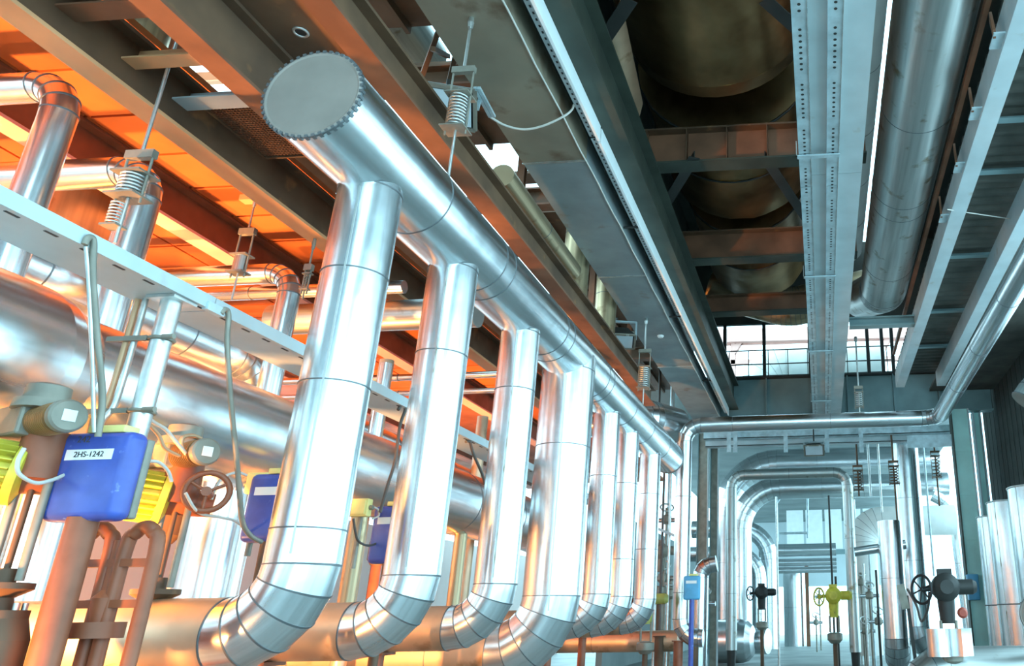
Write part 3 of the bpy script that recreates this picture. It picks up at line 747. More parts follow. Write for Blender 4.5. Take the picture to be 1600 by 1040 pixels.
# ================================================================ BLUE CONTROL BOXES
def control_box(c, w, h, label, m='blue', d=0.13, text=None, post=True, post_m='brown_paint', pr=0.07):
    t = thing('control_box', label, 'control box', (c.x, c.y, 0), 'blue control boxes')
    body = rbox('housing', (c.x - w / 2, c.y - d, c.z - h / 2), (c.x + w / 2, c.y, c.z + h / 2), m, t, 0.045, 4)
    rbox('back_plate', (c.x - w / 2 + 0.02, c.y, c.z - h / 2 + 0.02), (c.x + w / 2 - 0.02, c.y + 0.05, c.z + h / 2 - 0.02), 'gear_grey', t, 0.01, 2)
    lb = MB().box((c.x - w * 0.33, c.y - d - 0.003, c.z + h * 0.17), (c.x + w * 0.30, c.y - d + 0.002, c.z + h * 0.29)).build('name_strip', 'label_white', body)
    if text: text_mesh(text, 0.042, Matrix.Translation((c.x - w * 0.015, c.y - d - 0.0045, c.z + h * 0.23)) @ Matrix.Rotation(PI / 2, 4, 'X'), 'ink', body)
    rbox('gland_box', (c.x - w * 0.16, c.y - d + 0.01, c.z + h / 2 - 0.005), (c.x + w * 0.34, c.y - 0.02, c.z + h / 2 + 0.035), 'yellow_pale', t, 0.006, 2)
    if post:
        MB().cyl((c.x, c.y - d / 2, 0.02), (c.x, c.y - d / 2, c.z - h / 2 + 0.02), pr, n=18).build('post', post_m, t)
        MB().box((c.x - 0.14, c.y - d / 2 - 0.14, 0), (c.x + 0.14, c.y - d / 2 + 0.14, 0.02)).build('base_plate', post_m, t)
    return t, body


B1 = at(166, 748, X=-3.86); B1.y = 3.98
t, b1 = control_box(B1, 0.42, 0.47, 'large bright blue control box with a white name strip, nearest of the row', text='2HS-1242')
text_mesh('242', 0.05, Matrix.Translation((B1.x - 0.06, B1.y - 0.1312, B1.z + 0.19)) @ Matrix.Rotation(PI / 2, 4, 'X'), 'cable', b1, 'scribble')
B2 = at(438, 795, X=-3.8)
control_box(B2, 0.36, 0.47, 'blue control box half hidden behind the nearest upright pipe', post_m='rust', pr=0.04)
B3 = at(618, 836, X=-3.8)
control_box(B3, 0.34, 0.50, 'blue control box half hidden behind the second upright pipe', post_m='rust', pr=0.04)


# ================================================================ VALVE ACTUATORS
def actuator(O, label, flip=1, wheel=True):
    """motor-driven valve: gear housing, ribbed limit-switch drum with cap, dome, finned yellow motor, yoke, bonnet"""
    O = V(O)
    t = thing('valve_actuator', label, 'valve actuator', (O.x, O.y, 1.45), 'motor valve actuators')
    dr = V((0.93, -0.37, 0)).normalized(); sd = V((-dr.y, dr.x, 0)); z = V((0, 0, 1))
    mb = MB(); mb.bar(O - dr * 0.15, O + dr * 0.12, 0.2, 0.17); mb.build('gear_housing', 'gear_grey', t, bevel=0.015)
    d = MB(); prof = [(0.10, 0.072)]
    for k in range(11): prof += [(0.12 + k * 0.018, 0.072), (0.122 + k * 0.018, 0.085), (0.13 + k * 0.018, 0.085), (0.132 + k * 0.018, 0.072)]
    prof += [(0.33, 0.075)]
    drum = d.lathe(O, dr, prof, 24).build('ribbed_drum', 'copper_rib', t)
    MB().lathe(O, dr, [(0.325, 0.080), (0.345, 0.088), (0.375, 0.086), (0.385, 0.075)], 24).build('cap', 'gear_grey', drum)
    MB().bar(O + dr * 0.386 - sd * 0.03, O + dr * 0.386 + sd * 0.03, 0.006, 0.06).build('cap_label', 'label_white', drum)
    dc = O + dr * 0.09 + z * 0.06
    MB().lathe(dc, z, [(0, 0.135), (0.05, 0.13), (0.055, 0.10), (0.13, 0.095), (0.145, 0.06)], 24).build('dome', 'gear_grey', t)
    # finned motor
    mc = O + V((-0.12, -0.12, -0.25)); ax = V((0.74, 0.66, -0.10)).normalized()
    mt = MB().lathe(mc - ax * 0.2, ax, [(0, 0.09), (0.02, 0.125), (0.36, 0.125), (0.36, 0.165), (0.40, 0.165), (0.42, 0.10)], 24).build('motor', 'yellow', t)
    fn = MB(); s1 = ax.cross(z).normalized(); s2 = s1.cross(ax)
    for k in range(22):
        a = 2 * PI * k / 22; o_ = s1 * math.cos(a) + s2 * math.sin(a)
        fn.bar(mc - ax * 0.17 + o_ * 0.14, mc + ax * 0.155 + o_ * 0.14, 0.008, 0.045, o_)
    fn.build('cooling_fins', 'yellow', mt)
    tb = mc + z * 0.155 - ax * 0.04
    q = MB().bar(tb - ax * 0.09, tb + ax * 0.09, 0.13, 0.05).build('terminal_box', 'yellow_pale', mt, bevel=0.008)
    for sx in (-1, 1):
        for sy in (-1, 1): MB().cyl(tb + ax * (0.07 * sx) + s1 * (0.05 * sy) + z * 0.02, tb + ax * (0.07 * sx) + s1 * (0.05 * sy) + z * 0.032, 0.008, n=8).build('screw', 'gear_grey', mt)
    MB().cyl(mc + ax * 0.2, mc + ax * 0.45, 0.10, 0.075, 18).build('coupling', 'brown_paint', t)
    if wheel:
        wc = O + V((0.34, -0.05, -0.24))
        w_ = MB().torus(wc, (0.55, -0.83, 0), 0.12, 0.018, 24, 8).build('handwheel', 'brown_paint', t)
        hub = MB(); wd = V((0.55, -0.83, 0)).normalized(); u = V((0.83, 0.55, 0))
        for a in (0.5, 2.6, 4.7): hub.cyl(wc, wc + u * (0.12 * math.cos(a)) + z * (0.12 * math.sin(a)), 0.01, n=8)
        hub.cyl(wc - wd * 0.14, wc + wd * 0.03, 0.03, n=12); hub.build('spokes', 'brown_paint', w_)
    # yoke, stem, bonnet
    yb = O + V((0.10, 0.02, 0)); zt = O.z - 0.12; zb_ = 1.78
    MB().cyl((yb.x, yb.y, O.z - 0.3), (yb.x, yb.y, O.z - 0.05), 0.11, 0.1, 20).build('drive_sleeve', 'brown_paint', t)
    for s in (-1, 1): MB().cyl((yb.x + 0.085 * s, yb.y, zb_ - 0.05), (yb.x + 0.085 * s, yb.y, O.z - 0.28), 0.02, n=12).build('yoke_column', 'gear_grey', t)
    MB().cyl((yb.x, yb.y, zb_ - 0.1), (yb.x, yb.y, O.z - 0.28), 0.015, n=10).build('stem', 'rust', t)
    MB().lathe((yb.x, yb.y, 1.55), (0, 0, 1), [(0, 0.14), (0.04, 0.14), (0.04, 0.075), (0.1, 0.06), (0.14, 0.13), (0.17, 0.13), (0.17, 0.05), (0.24, 0.045)], 20).build('bonnet', 'rust', t)
    for k in range(8):
        a = 2 * PI * k / 8
        MB().cyl((yb.x + 0.11 * math.cos(a), yb.y + 0.11 * math.sin(a), 1.58), (yb.x + 0.11 * math.cos(a), yb.y + 0.11 * math.sin(a), 1.625), 0.014, n=6).build('flange_bolt', 'zinc', t)
    MB().lathe((yb.x, yb.y, 1.05), (0, 0, 1), [(0, 0.1), (0.1, 0.17), (0.4, 0.17), (0.5, 0.14)], 20).build('valve_body', 'rust', t)
    MB().cyl((yb.x, yb.y, 0), (yb.x, yb.y, 1.05), 0.09, n=14).build('leg', 'brown_paint', t)
    return t


A0 = at(48, 662, X=-4.22); A1 = at(268, 714, X=-4.22)
actA = actuator(A0, 'motor valve actuator with ribbed drum at the left edge, beside the near blue box', wheel=False)
actB = actuator(A1, 'motor valve actuator with ribbed drum between the first and second blue boxes')
A2 = at(425, 772, X=-4.25); dup(actA, V((A2.x - A0.x, A2.y - A0.y, 0)), 'motor valve actuator mostly hidden by the nearest upright and second blue box')
A3 = at(548, 800, X=-4.25); dup(actA, V((A3.x - A0.x, A3.y - A0.y, 0)), 'motor valve actuator between the first and second uprights')
A4 = at(690, 815, X=-4.25); dup(actA, V((A4.x - A0.x, A4.y - A0.y, 0)), 'motor valve actuator between the second and third uprights')
A5 = at(812, 850, X=-4.0); dup(actA, V((A5.x - A0.x, A5.y - A0.y, 0)), 'motor valve actuator glimpsed behind the third upright')
# yellow junction boxes
for (p, X_, w, lab) in (((405, 755), -4.0, 0.15, 'yellow junction box left of the second blue box'), ((563, 793), -3.95, 0.17, 'pale yellow junction box between the first and second uprights')):
    c = at(*p, X=X_); t = thing('junction_box', lab, 'junction box', c)
    rbox('body', (c.x - w / 2, c.y - 0.04, c.z - 0.075), (c.x + w / 2, c.y + 0.04, c.z + 0.075), 'yellow_pale', t, 0.01, 2)
    rbox('lid', (c.x - w / 2 + 0.015, c.y - 0.052, c.z - 0.06), (c.x + w / 2 - 0.015, c.y - 0.038, c.z + 0.06), 'yellow_pale', t, 0.005, 2)
    for sx in (-1, 1): MB().cyl((c.x + sx * (w / 2), c.y, c.z), (c.x + sx * (w / 2 + 0.03), c.y, c.z), 0.02, n=10).build('gland', 'gear_grey', t)
    MB().cyl((c.x, c.y + 0.03, c.z - 0.06), (c.x, c.y + 0.03, c.z - 0.5), 0.02, n=8).build('stalk', 'gear_grey', t)

# brown yoke under the near blue box
yk = thing('valve_yoke', 'reddish-brown valve yoke with two rounded arches under the near blue box', 'valve yoke', (B1.x, B1.y + 0.14, 1.2))
for k, xs in enumerate((-0.13, 0.13)):
    c = V((B1.x + xs + 0.03, B1.y + 0.16, 0))
    arch = [(c.x - 0.09, c.y, 1.2), (c.x - 0.09, c.y, 1.88), (c.x - 0.05, c.y, 1.99), (c.x, c.y, 2.02), (c.x + 0.05, c.y, 1.99), (c.x + 0.09, c.y, 1.88), (c.x + 0.09, c.y, 1.2)]
    MB().tube(catmull(arch, 6), 0.036, 10).build('arch', 'brown_paint', yk)
for zz in (1.62, 1.83): MB().box((B1.x - 0.18, B1.y + 0.13, zz - 0.02), (B1.x + 0.24, B1.y + 0.19, zz + 0.02)).build('crossbar', 'brown_paint', yk)
MB().lathe((B1.x + 0.03, B1.y + 0.16, 1.45), (0, 0, 1), [(0, 0.12), (0.08, 0.12), (0.08, 0.05), (0.2, 0.06), (0.24, 0.03), (0.5, 0.03)], 16).build('stem_gland', 'brown_paint', yk)

# loose cables round the boxes
cb = [('pale cable looping from the left actuator to the near blue box', [(38, 700), (28, 720), (30, 740), (55, 754), (80, 750), (100, 742)], -3.98, 0.010, 'cable_pale'),
      ('pale cable curving out of the right side of the near blue box', [(232, 720), (248, 722), (262, 735), (268, 752)], -3.8, 0.010, 'cable_pale'),
      ('copper-coloured cable from the silver post down to the second actuator', [(222, 635), (232, 660), (248, 680), (258, 700), (280, 712)], -3.95, 0.011, 'cable_copper'),
      ('pale pink cable from the silver post to the ribbed drum', [(224, 630), (235, 655), (258, 670), (275, 690), (292, 710)], -3.97, 0.011, 'cable_pale'),
      ('looped copper cable coil above the second ribbed drum', [(292, 710), (284, 695), (286, 683), (300, 680), (312, 684), (318, 690)], -4.0, 0.012, 'cable_copper'),
      ('pale cable arching to the yellow junction box', [(330, 780), (340, 755), (355, 742), (372, 738), (385, 742)], -3.95, 0.010, 'cable_pale'),
      ('thin cable sagging under the yellow motors', [(290, 770), (310, 800), (345, 808), (370, 815), (395, 838), (405, 845)], -3.9, 0.009, 'cable_pale'),
      ('brown cable drooping between the first and second uprights', [(552, 810), (555, 830), (560, 845), (575, 852), (590, 848)], -3.9, 0.010, 'cable'),
      ('pale cable around the right of the pale yellow junction box', [(578, 790), (590, 795), (592, 805), (582, 810)], -3.9, 0.008, 'cable_pale')]
for lab, pts, X_, r_, m_ in cb: hose('loose_cable', lab, 'cable', [px(q, X_) for q in pts], r_, m_)

# upright pipes and stub pipes behind the low runs at the lower left
pipe('short_upright', 'silver upright pipe at the lower left edge behind the blue box', [(*at(58, 800, X=-5.4).xy, 2.55), (*at(58, 800, X=-5.4).xy, 1.35)], 0.20, m='clad')
pipe('short_upright', 'silver upright pipe between the first two blue boxes, low down', [(*at(325, 850, X=-5.0).xy, 2.55), (*at(325, 850, X=-5.0).xy, 1.3)], 0.21, m='clad')
pipe('short_upright', 'thin steel upright tube at the lower left edge', [(*at(15, 800, X=-4.6).xy, 2.5), (*at(15, 800, X=-4.6).xy, 1.75)], 0.035, m='clad_dull')
# stubs from the thick pipe down to the valves between the uprights
for k, p in enumerate(((560, 820), (715, 880))):
    q = at(*p, X=-4.75)
    pipe('short_upright', ['slim upright pipe dropping from the thick pipe between the first two uprights', 'slim upright pipe dropping from the thick pipe between the second and third uprights'][k], [(q.x, q.y, 2.6), (q.x, q.y, 1.3)], 0.08, m='clad_old')
# fire-coloured drop pipes crossing the thick pipe
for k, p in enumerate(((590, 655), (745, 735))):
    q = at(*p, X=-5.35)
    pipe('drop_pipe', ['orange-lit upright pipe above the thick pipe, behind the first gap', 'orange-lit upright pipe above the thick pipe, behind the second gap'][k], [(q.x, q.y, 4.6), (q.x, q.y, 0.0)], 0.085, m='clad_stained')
# brown tank behind the left elbows
c = at(112, 320, X=-7.35)
tk = thing('storage_tank', 'golden-brown cylindrical tank behind the left elbow pipes', 'tank', (c.x, c.y, 0))
for k, (z0, z1) in enumerate(((2.4, 4.3), (4.31, 4.85), (4.86, 5.55))): MB().lathe((c.x, c.y, z0), (0, 0, 1), [(0, 0.44), (z1 - z0, 0.44)], 40).build('shell_course', 'clad_old', tk)
MB().cyl((c.x + 0.2, c.y - 0.40, 4.5), (c.x + 0.22, c.y - 0.46, 4.5), 0.04, n=10).build('nozzle', 'brown_paint', tk)
for s in (-1, 1): MB().cyl((c.x + 0.25 * s, c.y - 0.3, 0), (c.x + 0.25 * s, c.y - 0.3, 2.42), 0.06, n=10).build('leg', 'brown_paint', tk)
# leaning boards beyond the third left elbow
for k in range(4):
    a = at(285 + k * 22, 420 + k * 6, X=-8.6); b = at(305 + k * 22, 372 + k * 8, X=-8.6)
    tag(MB().bar(a - (b - a) * 1.4, b, 0.24, 0.03, (1, 0, 0)).build('leaning_board', 'primer_pale'), NTH[k] + ' pale orange sloping board beyond the left elbow pipes', 'board', 'sloping boards')


# ================================================================ SPRING HANGERS
def hanger(label, x, y, ztop, zbot, zc0, zc1, R0=0.05, cage=0.0, rod=0.012, m='zinc', mc='gear_grey', turns=8, can=False, low=None):
    """pipe hanger: rod, cage of two side rods and plates, coil spring (or closed can), lower rod"""
    t = thing('spring_hanger', label, 'spring hanger', (x, y, zbot), 'spring hangers')
    top = zc1 + cage
    MB().cyl((x, y, top), (x, y, ztop), rod, n=10).build('upper_rod', m, t)
    MB().cyl((x, y, zbot), (x, y, zc1 - 0.02), rod * 0.9, n=10).build('lower_rod', m, t)
    MB().lathe((x, y, ztop - 0.12), (0, 0, 1), [(0, rod * 1.6), (0.06, rod * 2.2), (0.12, rod * 1.6)], 10).build('clevis', m, t)
    w = R0 * 1.25
    if cage:
        MB().box((x - w - 0.012, y - 0.025, top - 0.015), (x + w + 0.012, y + 0.025, top + 0.05)).build('top_bar', mc, t)
        for s in (-1, 1): MB().cyl((x + s * w, y, zc0 - 0.05), (x + s * w, y, top), 0.009, n=8).build('side_rod', mc, t)
    for zz in (zc0, zc1): MB().box((x - w - 0.015, y - w, zz - 0.007), (x + w + 0.015, y + w, zz + 0.007)).build('plate', mc, t)
    if can: MB().lathe((x, y, zc0), (0, 0, 1), [(0, R0 * 1.1), (0.012, R0 * 1.1), (0.012, R0), (zc1 - zc0 - 0.012, R0), (zc1 - zc0 - 0.012, R0 * 1.1), (zc1 - zc0, R0 * 1.1)], 18).build('spring_can', 'clad_dull', t)
    else: MB().helix((x, y, zc0 + 0.01), (x, y, zc1 - 0.01), R0, R0 * 0.15, turns).build('coil_spring', m, t)
    if low:
        MB().helix((x - 0.05, y, low[0]), (x - 0.05, y, low[1]), R0 * 0.62, R0 * 0.1, 7).build('coil_spring', m, t)
        MB().box((x - 0.11, y - 0.05, low[0] - 0.015), (x + 0.01, y + 0.05, low[0])).build('plate', mc, t)
    return t


def hz(p, X): return at(*p, X=X).z
c = at(262, 108, Z=5.42)
hanger('near left spring hanger with two coil springs, in front of an elbow pipe', c.x, c.y, 5.9, hz((165, 372), c.x), hz((192, 303), c.x), hz((203, 268), c.x), 0.075, hz((212, 240), c.x) - hz((203, 268), c.x), 0.013, low=(hz((176, 345), c.x), hz((186, 310), c.x)), turns=6)
c = at(390, 340, Z=5.17); c.x = -5.0 - 0.6
c = at(395, 330, X=-5.6)
hanger('small hanger with a closed grey can above the third left elbow pipe', c.x, c.y, 5.6, hz((365, 470), c.x), hz((365, 422), c.x), hz((371, 395), c.x), 0.055, hz((383, 362), c.x) - hz((371, 395), c.x), 0.010, can=True)
tag(MB().box((c.x - 0.14, c.y - 0.05, 5.54), (c.x + 0.14, c.y + 0.05, 5.60)).build('hanger_bracket', 'primer_pale'), 'orange bracket under the deck holding the can hanger', 'bracket')
c = at(489, 388, X=-5.0)
hanger('thin rusty chain hanger just left of the nearest upright pipe', c.x, c.y, 5.17, hz((478, 470), c.x), hz((481, 455), c.x), hz((484, 430), c.x), 0.022, 0.05, 0.009, 'gear_grey')
c = at(737, 28, Z=7.0)
X3 = c.x
hanger('big spring hanger between the flat duct and the header, beside the floodlight', X3, c.y, 7.0, 5.05, hz((702, 190), X3), hz((712, 140), X3), 0.078, hz((722, 108), X3) - hz((712, 140), X3), 0.014, turns=10)
c = at(1010, 497, Z=7.0)
hanger('second spring hanger on the flat duct, over the far part of the header', c.x, c.y, 7.0, 5.08, hz((1002, 602), c.x), hz((1004, 570), c.x), 0.085, hz((1007, 548), c.x) - hz((1004, 570), c.x), 0.016, turns=10)
hanger('hanger with a white spring over the horizontal pipe, right of the central duct', 0.98, 17.1, 7.6, 5.8, hz((1347, 612), 0.98), hz((1346, 585), 0.98), 0.07, 0.1, 0.018, turns=7)


# ================================================================ FLOODLIGHTS
def floodlight(label, c, s, yaw, tilt, rod=None):
    t = thing('floodlight', label, 'floodlight', c, 'ceiling floodlights')
    M_ = Matrix.Translation(c) @ Matrix.Rotation(yaw, 4, 'Z') @ Matrix.Rotation(tilt, 4, 'X')
    def tr(mb): mb.v = [tuple(M_ @ V(v)) for v in mb.v]; return mb
    tr(MB().add([(-s, -s * 0.7, 0), (s, -s * 0.7, 0), (s, s * 0.7, 0), (-s, s * 0.7, 0), (-s * 0.6, -s * 0.4, s * 0.6), (s * 0.6, -s * 0.4, s * 0.6), (s * 0.6, s * 0.4, s * 0.6), (-s * 0.6, s * 0.4, s * 0.6)],
                [(0, 3, 2, 1), (4, 5, 6, 7), (0, 1, 5, 4), (1, 2, 6, 5), (2, 3, 7, 6), (3, 0, 4, 7)])).build('housing', 'dark_steel', t)
    fr = MB()
    for a, b in (((-s, -s * .7), (s, -s * .7)), ((s, -s * .7), (s, s * .7)), ((s, s * .7), (-s, s * .7)), ((-s, s * .7), (-s, -s * .7))): fr.bar((a[0], a[1], -0.012), (b[0], b[1], -0.012), 0.04, 0.03)
    tr(fr).build('frame', 'gear_grey', t)
    tr(MB().box((-s * 0.88, -s * 0.6, -0.02), (s * 0.88, s * 0.6, -0.012))).build('glass', 'glass_lamp', t)
    for sx in (-1, 1):
        tr(MB().bar((sx * s * 0.6, -s * 0.75, -0.01), (sx * s * 0.6, -s * 0.66, -0.03), 0.06, 0.02)).build('clip', 'zinc', t)
        tr(MB().bar((sx * s * 1.05, 0, 0.05), (sx * s * 1.05, 0, s * 1.2), 0.03, 0.05)).build('bracket_arm', 'galv', t)
    tr(MB().bar((-s * 1.05, 0, s * 1.2), (s * 1.05, 0, s * 1.2), 0.05, 0.03)).build('bracket_bar', 'galv', t)
    if rod:
        e = M_ @ V((0, 0, s * 1.2)); MB().cyl(e, (e.x, e.y, rod), 0.02, n=8).build('hanger_rod', 'dark_steel', t)
    tr(MB().box((s * 0.65, -s * 0.3, s * 0.1), (s * 1.0, s * 0.3, s * 0.45))).build('ballast_box', 'gear_grey', t)
    return t


c = at(690, 165, Z=6.55)
floodlight('big floodlight with a pale blue glass, between the header beam and the flat duct', c, 0.33, R(20), R(-25), 7.0)
hose('lamp_cable', 'white cable sagging from the near floodlight to the perforated channel', 'cable', [at(765, 182, Z=6.85), at(790, 196, Z=6.85), at(820, 202, Z=6.85), at(850, 196, Z=6.87), at(880, 182, Z=6.95), at(893, 172, Z=7.05), at(897, 163, Z=7.09)], 0.013, 'cable_pale')
for k in range(2):
    a = at(742 + k * 6, 137, Z=6.75); b = at(766 + k * 6, 182, Z=6.75)
    tag(MB().bar(a, b, 0.035, 0.03).build('mounting_strip', 'galv'), ['left', 'right'][k] + ' galvanised mounting strip beside the near floodlight', 'strip', 'floodlight strips')
c = at(962, 532, Z=6.5)
floodlight('smaller floodlight under the flat duct, halfway along the header', c, 0.36, R(15), R(-12), 7.0)
c = at(1272, 703, Z=6.0)
floodlight('small square floodlight hanging under the hall girder', c, 0.28, 0, R(-35), 6.98)

# studs, clips and thin rods between duct and girder
for k, py in enumerate((355, 495, 595)):
    a = at(985 + (py - 355) * 0.36, py, Z=7.06); lab = ['near', 'middle', 'far'][k] + ' short dark rod bridging the flat duct and the green girder'
    tag(MB().cyl((-2.80, a.y, 7.06), (-2.55, a.y, 7.06), 0.018, n=8).build('spacer_rod', 'dark_steel'), lab, 'rod', 'rods beside the flat duct')
tag(MB().lathe(at(1032, 525, Z=6.99), (0, 0, 1), [(-0.03, 0.05), (0, 0.07), (0.01, 0.07)], 16).build('ceiling_sensor', 'label_white'), 'small round white fitting on the flat duct', 'fitting')


# ================================================================ ADDED WARM FILL LAMPS (on the left bay floor, put in for orange light)
def warm_fill(label, loc, aim, power, spread=110):
    loc = V(loc); d = (V(aim) - loc).normalized(); x = d.cross(V((0, 0, 1))).normalized(); u = x.cross(d)
    t = thing('sodium_lamp', label, 'lamp', (loc.x, loc.y, 0), 'sodium lamps of the left bay')
    MB().bar(loc - d * 0.22, loc - d * 0.02, 0.4, 0.3).build('housing', 'dark_steel', t, bevel=0.01)
    MB().bar(loc - d * 0.018, loc - d * 0.012, 0.34, 0.24).build('lens', 'sodium_glass', t)
    MB().cyl((loc.x, loc.y, 0.02), (loc.x - d.x * 0.2, loc.y - d.y * 0.2, max(0.05, loc.z - 0.15)), 0.03, n=10).build('stand', 'dark_steel', t)
    MB().box((loc.x - 0.2, loc.y - 0.2, 0), (loc.x + 0.2, loc.y + 0.2, 0.02)).build('foot', 'dark_steel', t)
    ld = bpy.data.lights.new('sodium_light', 'AREA'); ld.shape = 'RECTANGLE'; ld.size = 0.34; ld.size_y = 0.24; ld.energy = power; ld.color = (1.0, 0.42, 0.12); ld.spread = R(spread)
    lo = bpy.data.objects.new('sodium_light', ld); C.objects.link(lo)
    lo.matrix_world = Matrix.Translation(loc) @ d.to_track_quat('-Z', 'Y').to_matrix().to_4x4()
    lo.parent = t; lo.matrix_parent_inverse = Matrix.Translation(t.location).inverted()
    return t


warm_fill('near orange sodium floodlight on the floor of the left bay, aimed up', (-8.0, 2.8, 0.5), (-6.6, 5.2, 5.8), 330)
warm_fill('middle orange sodium floodlight on the floor of the left bay, aimed up', (-7.2, 7.5, 0.5), (-7.0, 9.5, 5.8), 320)
warm_fill('far orange sodium floodlight on the floor of the left bay, aimed up', (-7.0, 13.0, 0.5), (-6.8, 15, 5.8), 200)
warm_fill('orange sodium floodlight low on the floor, aimed at the near low pipe', (-4.6, 2.2, 0.5), (-5.4, 4.79, 1.3), 420, 85)
warm_fill('orange sodium floodlight by the left wall, aimed at the wall', (-9.5, 5.0, 0.4), (-13, 8.0, 3.0), 350)
# ================================================================ FAR BAY
# thick duct rising from the floor and turning across the hall
a = at(1134, 900, Y=31.5); b = at(1300, 722, Y=31.5)
gd_ = pipe('duct_bend', 'giant grey-blue duct arching across the far bay behind the slim arch-shaped pipe', [(a.x, 31.5, 0.0), (a.x, 31.5, b.z), (4.8, 31.5, b.z)], 0.58, 2.1, 10, n=48)
a = at(1157, 950, Y=29.5); b = at(1300, 760, Y=29.5)
pipe('duct_bend', 'bright gored duct bend nested inside the giant arch, rising from the floor', [(a.x + 1.0, 29.2, 0.72), (a.x, 29.5, 0.72), (a.x, 29.5, b.z), (4.8, 29.5, b.z)], 0.42, [0.5, 1.5], 8, n=48)
dm = at(1152, 1010, Y=29.0)
dd = thing('floor_drum', 'big rounded drum lying on the floor under the giant duct', 'drum', (dm.x, 29, 0))
MB().lathe((dm.x - 0.75, 29.1, 0.75), (1, -0.15, 0), [(-0.35, 0.2), (-0.28, 0.42), (-0.12, 0.64), (0, 0.72), (0.9, 0.72)], 40, caps=False).build('shell', 'clad', dd)
MB().lathe((dm.x + 0.14, 28.97, 0.75), (1, -0.15, 0), [(0, 0.72), (0.25, 0.66), (0.42, 0.5), (0.52, 0.3), (0.55, 0.02)], 40).build('dome', 'clad', dd)
a = at(1203, 900, Y=34)
pipe('duct_bend', 'tall gored duct bend right of the bright one, turning down to the floor', [(-5.5, 34, 5.1), (a.x, 34, 5.1), (a.x, 34, 0.3)], 0.36, 1.3, 8, n=40)
a = at(1186, 900, Y=33)
pipe('duct_bend', 'smaller gored duct bend half hidden behind the bright one', [(-5.5, 33, 4.0), (a.x, 33, 4.0), (a.x, 33, 0.3)], 0.3, 1.0, 8, n=40)
q = at(1242, 950, Y=46)
pipe('white_column_pipe', 'white upright pipe in the far middle beside a brown post', [(q.x, 46, 0), (q.x, 46, 4.0)], 0.62, m='clad')
q = at(1262, 950, Y=45.5)
tag(MB().box((q.x - 0.1, 45.4, 0), (q.x + 0.1, 45.6, 4.3)).build('brown_post', 'rust_red'), 'slim reddish-brown post in the far middle of the hall', 'post')
for k, (py, rr) in enumerate(((859, 0.34), (878, 0.2), (890, 0.17))):
    z = at(1255, py, Y=44).z
    pipe('cross_pipe', ['upper', 'middle', 'lower'][k] + ' silver pipe of the three stacked across the far bay', [(-3.4, 44, z), (0.8, 44, z)], rr)
# slim portal pipe
a = at(1143, 742, Y=25); b = at(1323, 740, Y=25)
pipe('portal_pipe', 'slim arch-shaped pipe standing in front of the giant far duct', [(a.x, 25, 0.6), (a.x, 25, a.z), (b.x, 25, a.z), (b.x, 25, 0.5)], 0.17, 0.42, 4, 'clad_dull')
tag(MB().lathe((b.x, 25, 0), (0, 0, 1), [(0, 0.22), (0.05, 0.22), (0.05, 0.12), (0.5, 0.14)], 16).build('pipe_pedestal', 'dark_steel'), 'dark pedestal under the right leg of the arch-shaped pipe', 'pedestal')
tag(MB().lathe((a.x, 25, 0), (0, 0, 1), [(0, 0.22), (0.05, 0.22), (0.05, 0.12), (0.6, 0.14)], 16).build('pipe_pedestal', 'dark_steel'), 'dark pedestal under the left leg of the arch-shaped pipe', 'pedestal')
# right-hand upright pipes
q = at(1425, 850, Y=24)
pipe('tall_pipe', 'tall silver upright pipe in front of the bright right-hand window', [(q.x, 24, 6.6), (q.x, 24, 0.6), (q.x + 1.2, 24.4, 0.6)], 0.40, 0.6, 4)
q = at(1402, 960, Y=22)
pipe('tall_pipe', 'shorter segmented upright pipe left of the tall one, bent at the floor', [(q.x, 22.6, 4.0), (q.x, 22.6, 0.42), (q.x + 0.1, 24.0, 0.42)], 0.34, 0.5, 5)
q = at(1345, 815, Y=27.5)
pipe('drum_pipe', 'fat white elbow pipe between the arch-shaped pipe and the tall upright', [(4.6, 27.5, q.z), (q.x, 27.5, q.z), (q.x, 27.5, 0.3)], 0.5, 0.7, 6, m='wrap_white')
a = at(1335, 862, Y=23); b = at(1415, 850, Y=23)
pipe('cross_pipe', 'thin sloping pipe joining the arch-shaped pipe and the tall upright', [a, b], 0.13)
q = at(1480, 830, Y=29)
pipe('curved_pipe', 'pale curved pipe behind the tall right upright', [(q.x - 0.4, 29, 5.6), (q.x + 0.3, 29, 5.2), (q.x + 0.5, 29, 0.2)], 0.22, 0.9, 6)
# steel column and struts at the right
col = thing('steel_column', 'turquoise painted steel column at the right end of the hall girder', 'column', (4.06, 22, 0))
MB().box((3.84, 21.85, 0), (4.28, 21.87, 7.0)).build('front_face', 'turquoise', col)
MB().box((3.80, 21.78, 0), (3.84, 22.12, 7.0)).build('flange', 'green_steel', col)
MB().box((4.28, 21.78, 0), (4.32, 22.12, 7.0)).build('flange', 'light_plate', col)
for zz in (0.9, 2.1, 3.4, 4.6, 5.8): MB().box((3.84, 21.83, zz - 0.03), (4.28, 21.86, zz + 0.03)).build('batten', 'turquoise', col)
c2 = thing('steel_column', 'pale slender steel column just right of the turquoise one', 'column', (4.62, 22.4, 0))
MB().box((4.52, 22.3, 0), (4.56, 22.6, 7.02)).build('flange', 'light_plate', c2); MB().box((4.72, 22.3, 0), (4.76, 22.6, 7.02)).build('flange', 'light_plate', c2); MB().box((4.56, 22.44, 0), (4.72, 22.46, 7.02)).build('web', 'turquoise', c2)
